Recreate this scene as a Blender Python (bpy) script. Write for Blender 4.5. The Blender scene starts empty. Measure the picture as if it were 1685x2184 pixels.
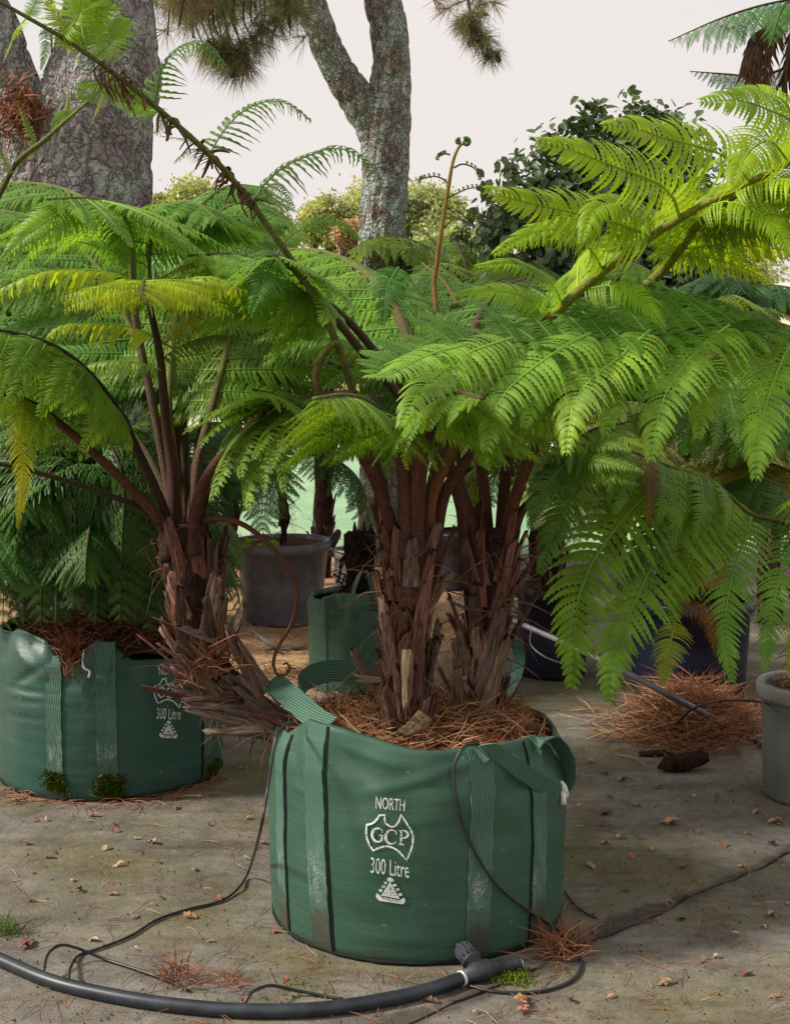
import bpy, math, random
import numpy as np
from mathutils import Vector, Matrix, noise
R_ = math.radians
SC = bpy.context.scene
COL = SC.collection
# ------------------------------------------------------------------ camera, world, sun, exposure
CAMZ, PITCH, FPX = 1.64, R_(6.8), 3000.0
cd = bpy.data.cameras.new('camera'); cam = bpy.data.objects.new('camera', cd); COL.objects.link(cam)
cam.location = (0, 0, CAMZ); cam.rotation_euler = (R_(90) - PITCH, 0, 0)
cd.sensor_fit = 'VERTICAL'; cd.sensor_height = 36; cd.lens = FPX / 2184 * 36
cd.clip_start = 0.05; cd.clip_end = 2000
SC.camera = cam
W = bpy.data.worlds.new('World'); SC.world = W; W.use_nodes = True
SUN_DIR = Vector((-0.84, -0.10, 0.70)).normalized()
nt = W.node_tree; nt.nodes.clear()
sky = nt.nodes.new('ShaderNodeTexSky'); sky.sky_type = 'NISHITA'; sky.sun_disc = False
sky.sun_elevation = math.asin(SUN_DIR.z); sky.sun_rotation = math.atan2(SUN_DIR.x, SUN_DIR.y)
sky.dust_density = 4.0
mx = nt.nodes.new('ShaderNodeMix'); mx.data_type = 'RGBA'; mx.inputs[0].default_value = 0.88
wn = nt.nodes.new('ShaderNodeTexNoise'); wn.inputs['Scale'].default_value = 2.2; wn.inputs['Detail'].default_value = 4
wr = nt.nodes.new('ShaderNodeValToRGB'); wr.color_ramp.elements[0].color = (.87, .80, .76, 1); wr.color_ramp.elements[1].color = (.80, .76, .75, 1); wr.color_ramp.elements[0].position = .35; wr.color_ramp.elements[1].position = .68
wx = nt.nodes.new('ShaderNodeVectorMath'); wx.operation = 'SCALE'; wx.inputs['Scale'].default_value = 9.0
wt = nt.nodes.new('ShaderNodeTexCoord'); nt.links.new(wt.outputs['Generated'], wn.inputs['Vector']); nt.links.new(wn.outputs[0], wr.inputs[0]); nt.links.new(wr.outputs[0], wx.inputs[0]); nt.links.new(wx.outputs[0], mx.inputs[7])          # thin bright cloud cover over the blue
bg = nt.nodes.new('ShaderNodeBackground'); bg.inputs[1].default_value = 0.088
ow = nt.nodes.new('ShaderNodeOutputWorld')
nt.links.new(sky.outputs[0], mx.inputs[6]); nt.links.new(mx.outputs[2], bg.inputs[0]); nt.links.new(bg.outputs[0], ow.inputs[0])
ld = bpy.data.lights.new('sun', 'SUN'); ld.energy = 3.9; ld.angle = R_(8); ld.color = (1, .93, .82)
sun = bpy.data.objects.new('sun', ld); COL.objects.link(sun)
sun.rotation_euler = (-SUN_DIR).to_track_quat('-Z', 'Y').to_euler(); sun.location = (-6, 3, 9)
vs = SC.view_settings; vs.view_transform = 'Standard'; vs.look = 'None'; vs.exposure = 0.48; vs.gamma = 1; vs.use_curve_mapping = False
SC.cycles.transparent_max_bounces = 4; SC.cycles.max_bounces = 12; SC.cycles.diffuse_bounces = 9; SC.cycles.transmission_bounces = 9

# ------------------------------------------------------------------ photo measurements -> world points
def ray(x, y):
    dx, dz = (x - 842.5) / FPX, -(y - 1092) / FPX
    return Vector((dx, math.cos(PITCH) + dz * math.sin(PITCH), dz * math.cos(PITCH) - math.sin(PITCH)))
def P(x, y, Y):
    d = ray(x, y); return Vector((0, 0, CAMZ)) + d * (Y / d.y)
def G(x, y, z=0.0):
    d = ray(x, y); return Vector((0, 0, CAMZ)) + d * ((z - CAMZ) / d.z)

# ------------------------------------------------------------------ object helpers
def prop(o, label=None, cat=None, group=None, kind=None):
    if label: o['label'] = label
    if cat: o['category'] = cat
    if group: o['group'] = group
    if kind: o['kind'] = kind
    return o
def thing(name, label, cat, loc=(0, 0, 0), group=None):
    o = bpy.data.objects.new(name, None); COL.objects.link(o); o.location = loc; o.empty_display_size = .1
    return prop(o, label, cat, group)
def link(name, me, parent=None, color=None, mat=None):
    o = bpy.data.objects.new(name, me); COL.objects.link(o)
    if parent is not None: o.parent = parent
    if color is not None: o.color = (color[0], color[1], color[2], 1)
    return o
def mesh(name, V, F, mats, smooth=True, MI=None):
    me = bpy.data.meshes.new(name)
    V = np.asarray(V, dtype=np.float32).reshape(-1, 3)
    if isinstance(F, np.ndarray):
        n, k = F.shape
        me.vertices.add(len(V)); me.vertices.foreach_set('co', V.ravel())
        me.loops.add(n * k); me.loops.foreach_set('vertex_index', F.astype(np.int32).ravel())
        me.polygons.add(n)
        me.polygons.foreach_set('loop_start', (np.arange(n) * k).astype(np.int32))
        me.polygons.foreach_set('loop_total', np.full(n, k, np.int32))
        me.update(calc_edges=True)
    else:
        me.from_pydata([tuple(map(float, v)) for v in V], [], F)
    for m in (mats if isinstance(mats, (list, tuple)) else [mats]): me.materials.append(m)
    if MI is not None: me.polygons.foreach_set('material_index', np.asarray(MI, np.int32))
    me.polygons.foreach_set('use_smooth', np.full(len(me.polygons), bool(smooth)))
    me.update(); return me
class MB:
    """collects shapes into one mesh"""
    def __init__(s): s.V = []; s.F = []; s.M = []
    def add(s, V, F, mi=0):
        b = len(s.V); s.V.extend([tuple(v) for v in V]); s.F.extend([tuple(i + b for i in f) for f in F]); s.M.extend([mi] * len(F)); return s
    def build(s, name, mats, parent=None, smooth=True, off=None, color=None):
        V = s.V if off is None else [(v[0] - off[0], v[1] - off[1], v[2] - off[2]) for v in s.V]
        return link(name, mesh(name, V, s.F, mats, smooth, s.M), parent, color)
def crom(pts, n):
    """Catmull-Rom through pts, n samples"""
    p = [np.array(q, float) for q in pts]
    p = [2 * p[0] - p[1]] + p + [2 * p[-1] - p[-2]]
    m = len(p) - 3; out = []
    for i in range(n):
        u = i / (n - 1) * m; k = min(int(u), m - 1); t = u - k
        a, b, c, d = p[k:k + 4]
        out.append(.5 * (2 * b + (c - a) * t + (2 * a - 5 * b + 4 * c - d) * t * t + (3 * b - a - 3 * c + d) * t ** 3))
    return np.array(out)
def frames(C, up=(0, 0, 1)):
    T = np.gradient(C, axis=0); T /= np.linalg.norm(T, axis=1)[:, None] + 1e-12
    n = np.array(up, float); n -= T[0] * n.dot(T[0])
    if np.linalg.norm(n) < 1e-3: n = np.array((0, -1., .3)); n -= T[0] * n.dot(T[0])
    N = []
    for t in T:
        n = n - t * n.dot(t); n /= np.linalg.norm(n) + 1e-12; N.append(n)
    N = np.array(N); return T, N, np.cross(T, N)
def tube(C, rad, ns=8, flat=1.0, cap=True):
    C = np.asarray(C, float); T, N, S = frames(C); n = len(C)
    rad = np.interp(np.linspace(0, 1, n), np.linspace(0, 1, len(rad)), rad) if np.ndim(rad) else np.full(n, rad)
    a = np.linspace(0, 2 * math.pi, ns, endpoint=False)
    V = (C[:, None] + rad[:, None, None] * (np.cos(a)[None, :, None] * S[:, None] + flat * np.sin(a)[None, :, None] * N[:, None])).reshape(-1, 3)
    F = [(i * ns + j, i * ns + (j + 1) % ns, (i + 1) * ns + (j + 1) % ns, (i + 1) * ns + j) for i in range(n - 1) for j in range(ns)]
    if cap: F += [tuple(range(ns))[::-1], tuple((n - 1) * ns + j for j in range(ns))]
    return V, F
def ribbon(C, Wd, w, th=.004):
    """flat strip with thickness: centreline C, width direction Wd per point"""
    C = np.asarray(C, float); n = len(C); Wd = np.asarray(Wd, float)
    if Wd.ndim == 1: Wd = np.repeat(Wd[None], n, 0)
    T = np.gradient(C, axis=0); T /= np.linalg.norm(T, axis=1)[:, None]
    Wd = Wd - T * (Wd * T).sum(1)[:, None]; Wd /= np.linalg.norm(Wd, axis=1)[:, None]
    N = np.cross(T, Wd); w = np.broadcast_to(w, n)[:, None] / 2
    V = np.stack([C - Wd * w, C + Wd * w, C + Wd * w + N * th, C - Wd * w + N * th], 1).reshape(-1, 3)
    F = [(i * 4 + j, i * 4 + (j + 1) % 4, i * 4 + 4 + (j + 1) % 4, i * 4 + 4 + j) for i in range(n - 1) for j in range(4)]
    F += [(0, 1, 2, 3), (n * 4 - 1, n * 4 - 2, n * 4 - 3, n * 4 - 4)]
    return V, F
def lathe(prof, ns=48, cx=0, cy=0):
    V = [(cx + r * math.cos(2 * math.pi * j / ns), cy + r * math.sin(2 * math.pi * j / ns), z) for r, z in prof for j in range(ns)]
    F = [(i * ns + j, i * ns + (j + 1) % ns, (i + 1) * ns + (j + 1) % ns, (i + 1) * ns + j) for i in range(len(prof) - 1) for j in range(ns)]
    return V, F

# ------------------------------------------------------------------ materials
def mat(name, rough=.6, spec=.3):
    m = bpy.data.materials.new(name); m.use_nodes = True
    b = m.node_tree.nodes['Principled BSDF']; b.inputs['Roughness'].default_value = rough
    b.inputs['Specular IOR Level'].default_value = spec
    return m, m.node_tree, b
def N_(t, typ, **kw):
    n = t.nodes.new(typ)
    for k, v in kw.items():
        if k.startswith('i_'): n.inputs[k[2:].replace('_', ' ')].default_value = v
        else: setattr(n, k, v)
    return n
def L_(t, a, b): t.links.new(a, b)
def ramp(t, fac, stops):
    r = t.nodes.new('ShaderNodeValToRGB'); L_(t, fac, r.inputs[0]); e = r.color_ramp.elements
    while len(e) < len(stops): e.new(.5)
    for k, (p, c) in zip(e, stops):
        k.position = p; k.color = (c[0], c[1], c[2], 1) if not np.isscalar(c) else (c, c, c, 1)
    return r.outputs[0]
def nz(t, scale, detail=4, vec=None, rough=.55):
    n = N_(t, 'ShaderNodeTexNoise', i_Scale=scale, i_Detail=detail, i_Roughness=rough)
    if vec is not None: L_(t, vec, n.inputs['Vector'])
    return n.outputs[0]
def cmix(t, fac, a, b, mode='MIX'):
    m = t.nodes.new('ShaderNodeMix'); m.data_type = 'RGBA'; m.blend_type = mode
    for s, v in ((0, fac), (6, a), (7, b)):
        if hasattr(v, 'is_output'): L_(t, v, m.inputs[s])
        elif s == 0: m.inputs[0].default_value = v
        else: m.inputs[s].default_value = (v[0], v[1], v[2], 1)
    return m.outputs[2]
def math_(t, op, a, b=0.0, clamp=False):
    m = t.nodes.new('ShaderNodeMath'); m.operation = op; m.use_clamp = clamp
    for i, v in enumerate((a, b)):
        if hasattr(v, 'is_output'): L_(t, v, m.inputs[i])
        else: m.inputs[i].default_value = v
    return m.outputs[0]
def bump(t, b, h, strength=.4, dist=.01):
    n = N_(t, 'ShaderNodeBump', i_Strength=strength, i_Distance=dist); L_(t, h, n.inputs['Height']); L_(t, n.outputs[0], b.inputs['Normal']); return n
def objco(t): return N_(t, 'ShaderNodeTexCoord').outputs['Object']
def worldco(t): return N_(t, 'ShaderNodeNewGeometry').outputs['Position']
def scaled(t, vec, s):
    m = N_(t, 'ShaderNodeMapping'); m.inputs['Scale'].default_value = s; L_(t, vec, m.inputs[0]); return m.outputs[0]

def leaf_material(name, use_obj=True, col=(.06, .15, .03), trans=.35, rough=.45, var=.35, nscale=9.0, tboost=(1.5, 1.35, .6)):
    m, t, b = mat(name, rough, .35)
    if use_obj:
        oi = N_(t, 'ShaderNodeObjectInfo'); base = oi.outputs['Color']; rnd = oi.outputs['Random']
        base = cmix(t, math_(t, 'MULTIPLY', rnd, .5), base, cmix(t, 1.0, base, (.72, .88, .9), 'MULTIPLY'))
    else:
        rgb = N_(t, 'ShaderNodeRGB'); rgb.outputs[0].default_value = (*col, 1); base = rgb.outputs[0]
    n = nz(t, nscale, 3, worldco(t))
    lo = cmix(t, 1.0, base, (1 - var, 1 - var, 1 - var * .8), 'MULTIPLY'); hi = cmix(t, 1.0, base, (1 + var, 1 + var * .8, 1), 'MULTIPLY')
    c = cmix(t, ramp(t, n, [(.3, 0), (.7, 1)]), lo, hi)
    if use_obj: c = cmix(t, ramp(t, nz(t, 15, 4, worldco(t)), [(.66, 0), (.74, .6)]), c, (.16, .13, .03))
    L_(t, c, b.inputs['Base Color'])
    tr = N_(t, 'ShaderNodeBsdfTranslucent'); L_(t, cmix(t, 1.0, c, tboost, 'MULTIPLY'), tr.inputs[0])
    ms = N_(t, 'ShaderNodeMixShader'); ms.inputs[0].default_value = trans
    o = t.nodes['Material Output']
    L_(t, b.outputs[0], ms.inputs[1]); L_(t, tr.outputs[0], ms.inputs[2]); L_(t, ms.outputs[0], o.inputs[0])
    return m
def plain(name, col, rough=.6, spec=.3, nscale=40, var=.25, bs=.2, bd=.003, stretch=(1, 1, 1), objcolor=False):
    m, t, b = mat(name, rough, spec)
    v = scaled(t, objco(t), stretch); n = nz(t, nscale, 5, v)
    base = N_(t, 'ShaderNodeObjectInfo').outputs['Color'] if objcolor else None
    if base is None:
        rgb = N_(t, 'ShaderNodeRGB'); rgb.outputs[0].default_value = (*col, 1); base = rgb.outputs[0]
    c = cmix(t, ramp(t, n, [(.3, 0), (.7, 1)]), cmix(t, 1., base, (1 - var,) * 3, 'MULTIPLY'), cmix(t, 1., base, (1 + var,) * 3, 'MULTIPLY'))
    L_(t, c, b.inputs['Base Color']); bump(t, b, n, bs, bd); return m

M = {}
M['fern'] = leaf_material('fern_leaf', trans=.5)
M['dead'] = leaf_material('dead_leaf', False, (.10, .045, .02), trans=.15, tboost=(1, 1, 1))
def mk_rachis():
    m, t, b = mat('fern_stalk', .55, .3)
    a = N_(t, 'ShaderNodeAttribute', attribute_name='t').outputs['Fac']
    c = ramp(t, a, [(0, (.075, .020, .013)), (.25, (.14, .045, .022)), (.5, (.10, .065, .022)), (.75, (.15, .125, .022)), (1, (.17, .22, .03))])
    oi = N_(t, 'ShaderNodeObjectInfo').outputs['Color']
    n = nz(t, 230, 4, objco(t)); n2 = nz(t, 25, 3, objco(t))
    c = cmix(t, 1., c, oi, 'MULTIPLY')
    c = cmix(t, ramp(t, nz(t, 240, 3, objco(t)), [(.4, .75), (.6, 0)]), c, cmix(t, 1., c, (.3, .28, .3), 'MULTIPLY'))
    c = cmix(t, ramp(t, nz(t, 300, 2, objco(t)), [(.62, 0), (.7, .5)]), c, (.28, .16, .08))
    c = cmix(t, ramp(t, n2, [(.35, 0), (.7, .7)]), c, cmix(t, 1., c, (.5, .45, .5), 'MULTIPLY'))
    L_(t, c, b.inputs['Base Color']); bump(t, b, n, .9, .006); return m
M['stalk'] = mk_rachis()
M['rib'] = leaf_material('fern_rib', True, trans=.1, var=.1, tboost=(1.2, 1.1, .6))
M['fbark'] = plain('fern_bark', (.1, .06, .04), .9, .1, 26, .75, 1, .02, (.10, 1.3, 1.3), objcolor=True)
M['core'] = plain('fern_trunk_core', (.035, .018, .013), .95, .1, 70, .6, 1, .012, (1, 1, .2))
M['needle'] = plain('dry_needle', (.21, .074, .027), .6, .3, 25, .4, 0, 0)
M['needle_pale'] = plain('dry_needle_pale', (.32, .19, .09), .6, .3, 25, .3, 0, 0)
M['mulch'] = plain('mulch', (.07, .032, .02), .95, .1, 50, .6, 1, .02)
M['soil'] = plain('soil', (.05, .032, .024), .95, .1, 60, .6, 1, .015)
# ------------------------------------------------------------------ setting materials
JA, JB = G(900, 2172), G(1700, 1812)                     # the joint between the two concrete slabs
JD = (JB - JA).normalized(); JN = Vector((-JD.y, JD.x, 0))
def mk_concrete():
    m, t, b = mat('concrete', .8, .25)
    p = worldco(t); sx = N_(t, 'ShaderNodeSeparateXYZ'); L_(t, p, sx.inputs[0]); X, Y = sx.outputs[0], sx.outputs[1]
    big = nz(t, 1.3, 6, p, .6); mid = nz(t, 6, 6, p, .65); fine = nz(t, 120, 4, p, .6)
    streak = nz(t, 3.2, 5, scaled(t, p, (.35, 2.2, 1)), .6)
    c = ramp(t, mid, [(.25, (.100, .089, .078)), (.5, (.176, .160, .140)), (.75, (.265, .245, .215))])
    c = cmix(t, ramp(t, big, [(.42, 0), (.62, .8)]), c, cmix(t, ramp(t, mid, [(.3, 0), (.7, 1)]), (.095, .088, .036), (.175, .155, .065)))
    c = cmix(t, ramp(t, streak, [(.5, 0), (.72, .75)]), c, (.075, .06, .048))
    c = cmix(t, ramp(t, nz(t, 2.6, 5, p), [(.55, 0), (.78, .35)]), c, (.16, .10, .065))
    c = cmix(t, ramp(t, fine, [(.35, .45), (.5, 0)]), c, cmix(t, 1., c, (.45,) * 3, 'MULTIPLY'))
    c = cmix(t, ramp(t, nz(t, 55, 2, p), [(.68, 0), (.74, .7)]), c, (.34, .31, .27))
    # damp dark stain that runs along the joint
    d = math_(t, 'ADD', math_(t, 'MULTIPLY', math_(t, 'SUBTRACT', X, JA.x), JN.x), math_(t, 'MULTIPLY', math_(t, 'SUBTRACT', Y, JA.y), JN.y))
    d = math_(t, 'SUBTRACT', d, .012)
    d = math_(t, 'ADD', math_(t, 'ABSOLUTE', d), math_(t, 'MULTIPLY', math_(t, 'SUBTRACT', nz(t, 3.0, 6, p), .5), .30))
    c = cmix(t, ramp(t, d, [(0, .85), (.03, .7), (.06, 0)]), c, (.05, .041, .036))
    # sandy earth and litter lying over the far left of the yard
    s = math_(t, 'ADD', math_(t, 'SUBTRACT', Y, 6.35), math_(t, 'MULTIPLY', math_(t, 'SUBTRACT', X, -.15), -.9))
    s = math_(t, 'ADD', s, math_(t, 'MULTIPLY', math_(t, 'SUBTRACT', nz(t, 2.2, 6, p), .5), 2.6))
    s = math_(t, 'MULTIPLY', s, 1.2)
    s2 = math_(t, 'MULTIPLY', math_(t, 'SUBTRACT', .75, X), 2.0, True)
    sf = math_(t, 'MULTIPLY', math_(t, 'MINIMUM', math_(t, 'MAXIMUM', s, 0), 1), s2)
    sand = cmix(t, ramp(t, mid, [(.3, 0), (.7, 1)]), (.27, .15, .075), (.46, .29, .16))
    c = cmix(t, sf, c, sand)
    g = nz(t, 28, 6, p, .7); c = cmix(t, ramp(t, g, [(.36, .55), (.5, 0)]), c, cmix(t, 1., c, (.55, .53, .5), 'MULTIPLY')); c = cmix(t, ramp(t, g, [(.58, 0), (.72, .4)]), c, cmix(t, 1., c, (1.5, 1.5, 1.5), 'MULTIPLY'))
    L_(t, c, b.inputs['Base Color'])
    h = math_(t, 'ADD', math_(t, 'ADD', math_(t, 'MULTIPLY', fine, .5), mid), math_(t, 'MULTIPLY', g, .8)); bump(t, b, h, .75, .008)
    L_(t, ramp(t, streak, [(.4, .9), (.8, .55)]), b.inputs['Roughness'])
    return m
M['concrete'] = mk_concrete()
def mk_grass(name, a, c2, sc=3.0):
    m, t, b = mat(name, .9, .1); p = worldco(t)
    c = cmix(t, ramp(t, nz(t, sc, 7, p, .7), [(.3, 0), (.7, 1)]), a, c2)
    L_(t, c, b.inputs['Base Color']); bump(t, b, nz(t, 40, 4, p), .6, .03); return m
M['grass'] = mk_grass('rough_grass', (.16, .19, .04), (.34, .32, .10), 1.0)
M['lawn'] = mk_grass('lawn', (.17, .34, .19), (.36, .48, .30), 1.1)
M['path'] = mk_grass('pale_path', (.55, .47, .42), (.78, .70, .64), .8)
M['bank'] = mk_grass('sandy_bank', (.5, .4, .22), (.85, .78, .7), .9)
def mk_bag(name, base, pale):
    m, t, b = mat(name, .42, .4); o = objco(t)
    st = nz(t, 9, 6, scaled(t, o, (1, 1, 9)), .6); big = nz(t, 3.5, 4, o); sp = nz(t, 42, 3, o)
    c = cmix(t, ramp(t, big, [(.3, 0), (.75, 1)]), base, tuple(v * 1.35 for v in base))
    c = cmix(t, ramp(t, st, [(.45, 0), (.8, .28)]), c, pale)
    c = cmix(t, ramp(t, sp, [(.69, 0), (.74, .55)]), c, (.22, .25, .2))
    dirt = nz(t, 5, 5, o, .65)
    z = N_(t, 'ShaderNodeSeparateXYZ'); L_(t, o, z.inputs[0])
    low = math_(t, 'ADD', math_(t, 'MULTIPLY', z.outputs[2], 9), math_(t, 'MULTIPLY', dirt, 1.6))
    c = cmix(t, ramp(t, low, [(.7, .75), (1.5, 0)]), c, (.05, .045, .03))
    L_(t, c, b.inputs['Base Color'])
    wv = N_(t, 'ShaderNodeTexWave', i_Scale=190, i_Distortion=.4, bands_direction='Z'); L_(t, o, wv.inputs[0])
    h = math_(t, 'ADD', math_(t, 'MULTIPLY', wv.outputs[1], .12), math_(t, 'MULTIPLY', st, 1.2)); bump(t, b, h, .35, .003)
    L_(t, ramp(t, st, [(.3, .34), (.7, .5)]), b.inputs['Roughness']); return m
M['bag'] = mk_bag('woven_bag', (.028, .076, .050), (.065, .13, .095))
M['bag_blue'] = mk_bag('woven_bag_dark', (.020, .066, .050), (.055, .11, .085))
def mk_web():
    m, t, b = mat('webbing', .6, .3)
    uv = N_(t, 'ShaderNodeAttribute', attribute_name='uvw').outputs['Vector']
    w = N_(t, 'ShaderNodeTexWave', i_Scale=1.0, i_Distortion=.8, bands_direction='DIAGONAL'); L_(t, scaled(t, uv, (5.6, 9, 0)), w.inputs[0]); w.inputs['Detail'].default_value = 2
    sx = N_(t, 'ShaderNodeSeparateXYZ'); L_(t, uv, sx.inputs[0])
    n = nz(t, 30, 5, objco(t)); n2 = nz(t, 220, 3, objco(t))
    c = cmix(t, ramp(t, w.outputs[1], [(.5, 0), (.85, .9)]), (.030, .092, .060), (.115, .215, .165))
    wear = math_(t, 'ADD', sx.outputs[2], math_(t, 'MULTIPLY', math_(t, 'SUBTRACT', n, .5), .3))
    wf = ramp(t, wear, [(.0, 0), (.26, .25), (.33, 1), (.46, .25), (.7, 0)])
    c = cmix(t, math_(t, 'MULTIPLY', wf, math_(t, 'MULTIPLY', ramp(t, n2, [(.42, 0), (.6, .75)]), ramp(t, nz(t, 40, 4, scaled(t, objco(t), (1, 1, .25))), [(.42, .1), (.62, 1)]))), c, (.46, .52, .47))
    c = cmix(t, ramp(t, wear, [(.12, .92), (.27, 0)]), c, (.055, .055, .04))
    L_(t, c, b.inputs['Base Color']); bump(t, b, w.outputs[1], .5, .003); return m
M['web'] = mk_web()
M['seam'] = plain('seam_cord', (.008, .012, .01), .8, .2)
M['liner'] = plain('bag_liner', (.012, .014, .014), .6, .3)
def mk_print():
    m, t, b = mat('white_print', .5, .3)
    c = ramp(t, nz(t, 130, 4, objco(t)), [(.34, (.05, .11, .075)), (.40, (.42, .5, .47)), (.55, (.72, .76, .74))])
    L_(t, c, b.inputs['Base Color']); return m
M['print'] = mk_print()
M['ink'] = plain('dark_ink', (.02, .05, .035), .6)
M['pot'] = plain('grey_plastic', (.10, .098, .115), .42, .45, 14, .3, .15, .003)
M['pot_light'] = plain('faded_grey_plastic', (.17, .175, .165), .5, .4, 10, .3, .25, .003, (1, 1, .3))
M['pot_navy'] = plain('navy_plastic', (.009, .011, .028), .38, .45, 12, .3, .15, .003)
M['pipe'] = plain('black_pipe', (.022, .027, .036), .42, .45, 18, .5, .15, .002)
M['fit'] = plain('black_fitting', (.03, .034, .042), .5, .4, 60, .4, .3, .002)
M['tubing'] = plain('thin_tubing', (.018, .02, .02), .4, .45, 30, .3, 0, 0)
M['metal'] = plain('clamp_metal', (.5, .5, .48), .35, .5, 90, .4, .2, .001)
M['white'] = plain('white_plastic', (.72, .72, .70), .45, .4, 30, .1, 0, 0)
M['moss'] = plain('moss', (.09, .125, .008), .95, .1, 90, .7, 1, .01)
M['dryleaf'] = plain('dry_leaf', (1, 1, 1), .75, .2, 45, .45, .3, .004, objcolor=True)
def mk_bark(name, grey, lichen, brown, lamt, vs_=9.):
    m, t, b = mat(name, .9, .15); o = objco(t)
    v = N_(t, 'ShaderNodeTexVoronoi', feature='DISTANCE_TO_EDGE', i_Scale=vs_)
    ov = N_(t, 'ShaderNodeVectorMath', operation='ADD'); L_(t, scaled(t, o, (1, 1, .34)), ov.inputs[0])
    nn = N_(t, 'ShaderNodeTexNoise', i_Scale=7., i_Detail=5.); L_(t, o, nn.inputs[0])
    sc = N_(t, 'ShaderNodeVectorMath', operation='SCALE'); sc.inputs['Scale'].default_value = .24; L_(t, nn.outputs[1], sc.inputs[0]); L_(t, sc.outputs[0], ov.inputs[1])
    L_(t, ov.outputs[0], v.inputs[0])
    crack = ramp(t, v.outputs[0], [(0, .7), (.05, .2), (.1, 0)])
    n = nz(t, 5, 6, o, .65); f = nz(t, 60, 5, o, .6); ln = nz(t, 6.5, 9, o, .68)
    c = cmix(t, ramp(t, n, [(.3, 0), (.7, 1)]), brown, grey)
    c = cmix(t, ramp(t, f, [(.3, .5), (.6, 0)]), c, cmix(t, 1., c, (.5,) * 3, 'MULTIPLY'))
    c = cmix(t, ramp(t, ln, [(.55 - lamt, 0), (.60 - lamt, .9)]), c, cmix(t, ramp(t, f, [(.35, 0), (.65, 1)]), tuple(q * .6 for q in lichen), lichen))
    v2 = N_(t, 'ShaderNodeTexVoronoi', feature='DISTANCE_TO_EDGE', i_Scale=vs_ * 2.7); L_(t, ov.outputs[0], v2.inputs[0])
    c = cmix(t, ramp(t, v2.outputs[0], [(0, .6), (.08, .2), (.16, 0)]), c, cmix(t, 1., c, (.35, .33, .33), 'MULTIPLY'))
    c = cmix(t, crack, c, (.025, .02, .018))
    L_(t, c, b.inputs['Base Color'])
    h = math_(t, 'ADD', math_(t, 'MULTIPLY', v.outputs[0], 3, True), math_(t, 'MULTIPLY', f, .35)); bump(t, b, h, .9, .03); return m
M['pine_bark'] = mk_bark('pine_bark', (.44, .40, .425), (.50, .55, .49), (.25, .20, .19), .05, 13.)
M['grey_bark'] = mk_bark('lichen_bark', (.40, .355, .31), (.58, .66, .60), (.27, .20, .16), .075, 20.)
M['twig'] = plain('twig', (.06, .042, .032), .9, .1)
M['pine'] = leaf_material('pine_needle', False, (.19, .205, .10), trans=.3, tboost=(1, 1, .8))
M['pine_brown'] = leaf_material('pine_needle_brown', False, (.30, .23, .14), trans=.3, tboost=(1, 1, .8))
M['bush'] = leaf_material('glossy_leaf', False, (.105, .16, .095), trans=.25, rough=.3, var=.45)
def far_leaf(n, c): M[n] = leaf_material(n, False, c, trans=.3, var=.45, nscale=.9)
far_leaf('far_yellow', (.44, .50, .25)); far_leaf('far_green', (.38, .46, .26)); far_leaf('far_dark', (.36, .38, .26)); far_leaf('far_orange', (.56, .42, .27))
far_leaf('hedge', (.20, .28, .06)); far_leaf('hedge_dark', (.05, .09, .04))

# ------------------------------------------------------------------ ground
def flat(name, pts, z, m, depth=.03):
    n = len(pts); V = [(x, y, z) for x, y in pts] + [(x, y, z - depth) for x, y in pts]
    F = [tuple(range(n))] + [(i, i + n, (i + 1) % n + n, (i + 1) % n) for i in range(n)]
    return prop(link(name, mesh(name, V, F, m, False)), kind='structure')
flat('ground', [(-400, -60), (400, -60), (400, 600), (-400, 600)], -.03, M['grass'], .2)
rnd = random.Random(5)
edge = []
for i in range(90):
    s = -1.6 + i * .075
    q = JA + JD * s + JN * (.006 * math.sin(i * .9) + rnd.uniform(-.007, .007)); edge.append((q, .004 + .005 * rnd.random()))
e1 = [(q.x + JN.x * g, q.y + JN.y * g) for q, g in edge]; e2 = [(q.x - JN.x * g, q.y - JN.y * g) for q, g in edge]
flat('concrete_slab', e1 + [(8, 11), (-8, 11), (-8, .5)], 0, M['concrete'])
flat('concrete_slab', e2[::-1] + [(-8, .45), (-8, -4), (8, -4), (8, e2[-1][1])], 0, M['concrete'])
flat('lawn', [(-20, 11.02), (9, 11.02), (9, 21), (-20, 21)], -.008, M['lawn'], .015)
flat('pale_path', [(-40, 21.3), (40, 21.3), (40, 33), (-40, 33)], -.006, M['path'], .015)
# raised sandy bank at the far right
V = []; F = []; nx, ny = 40, 14
for j in range(ny):
    for i in range(nx):
        x = 3 + 22 * i / (nx - 1); y = 22 + 12 * j / (ny - 1)
        z = 3.1 * (1 / (1 + math.exp(-(y - 25.5) * 1.3))) * (1 / (1 + math.exp(-(x - 6) * 1.2))) + .25 * noise.noise((x * .5, y * .5, 0)) - .12
        V.append((x, y, z))
F = [(j * nx + i, j * nx + i + 1, (j + 1) * nx + i + 1, (j + 1) * nx + i) for j in range(ny - 1) for i in range(nx - 1)]
prop(link('sandy_bank', mesh('sandy_bank', V, F, M['bank'])), kind='structure')

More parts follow.
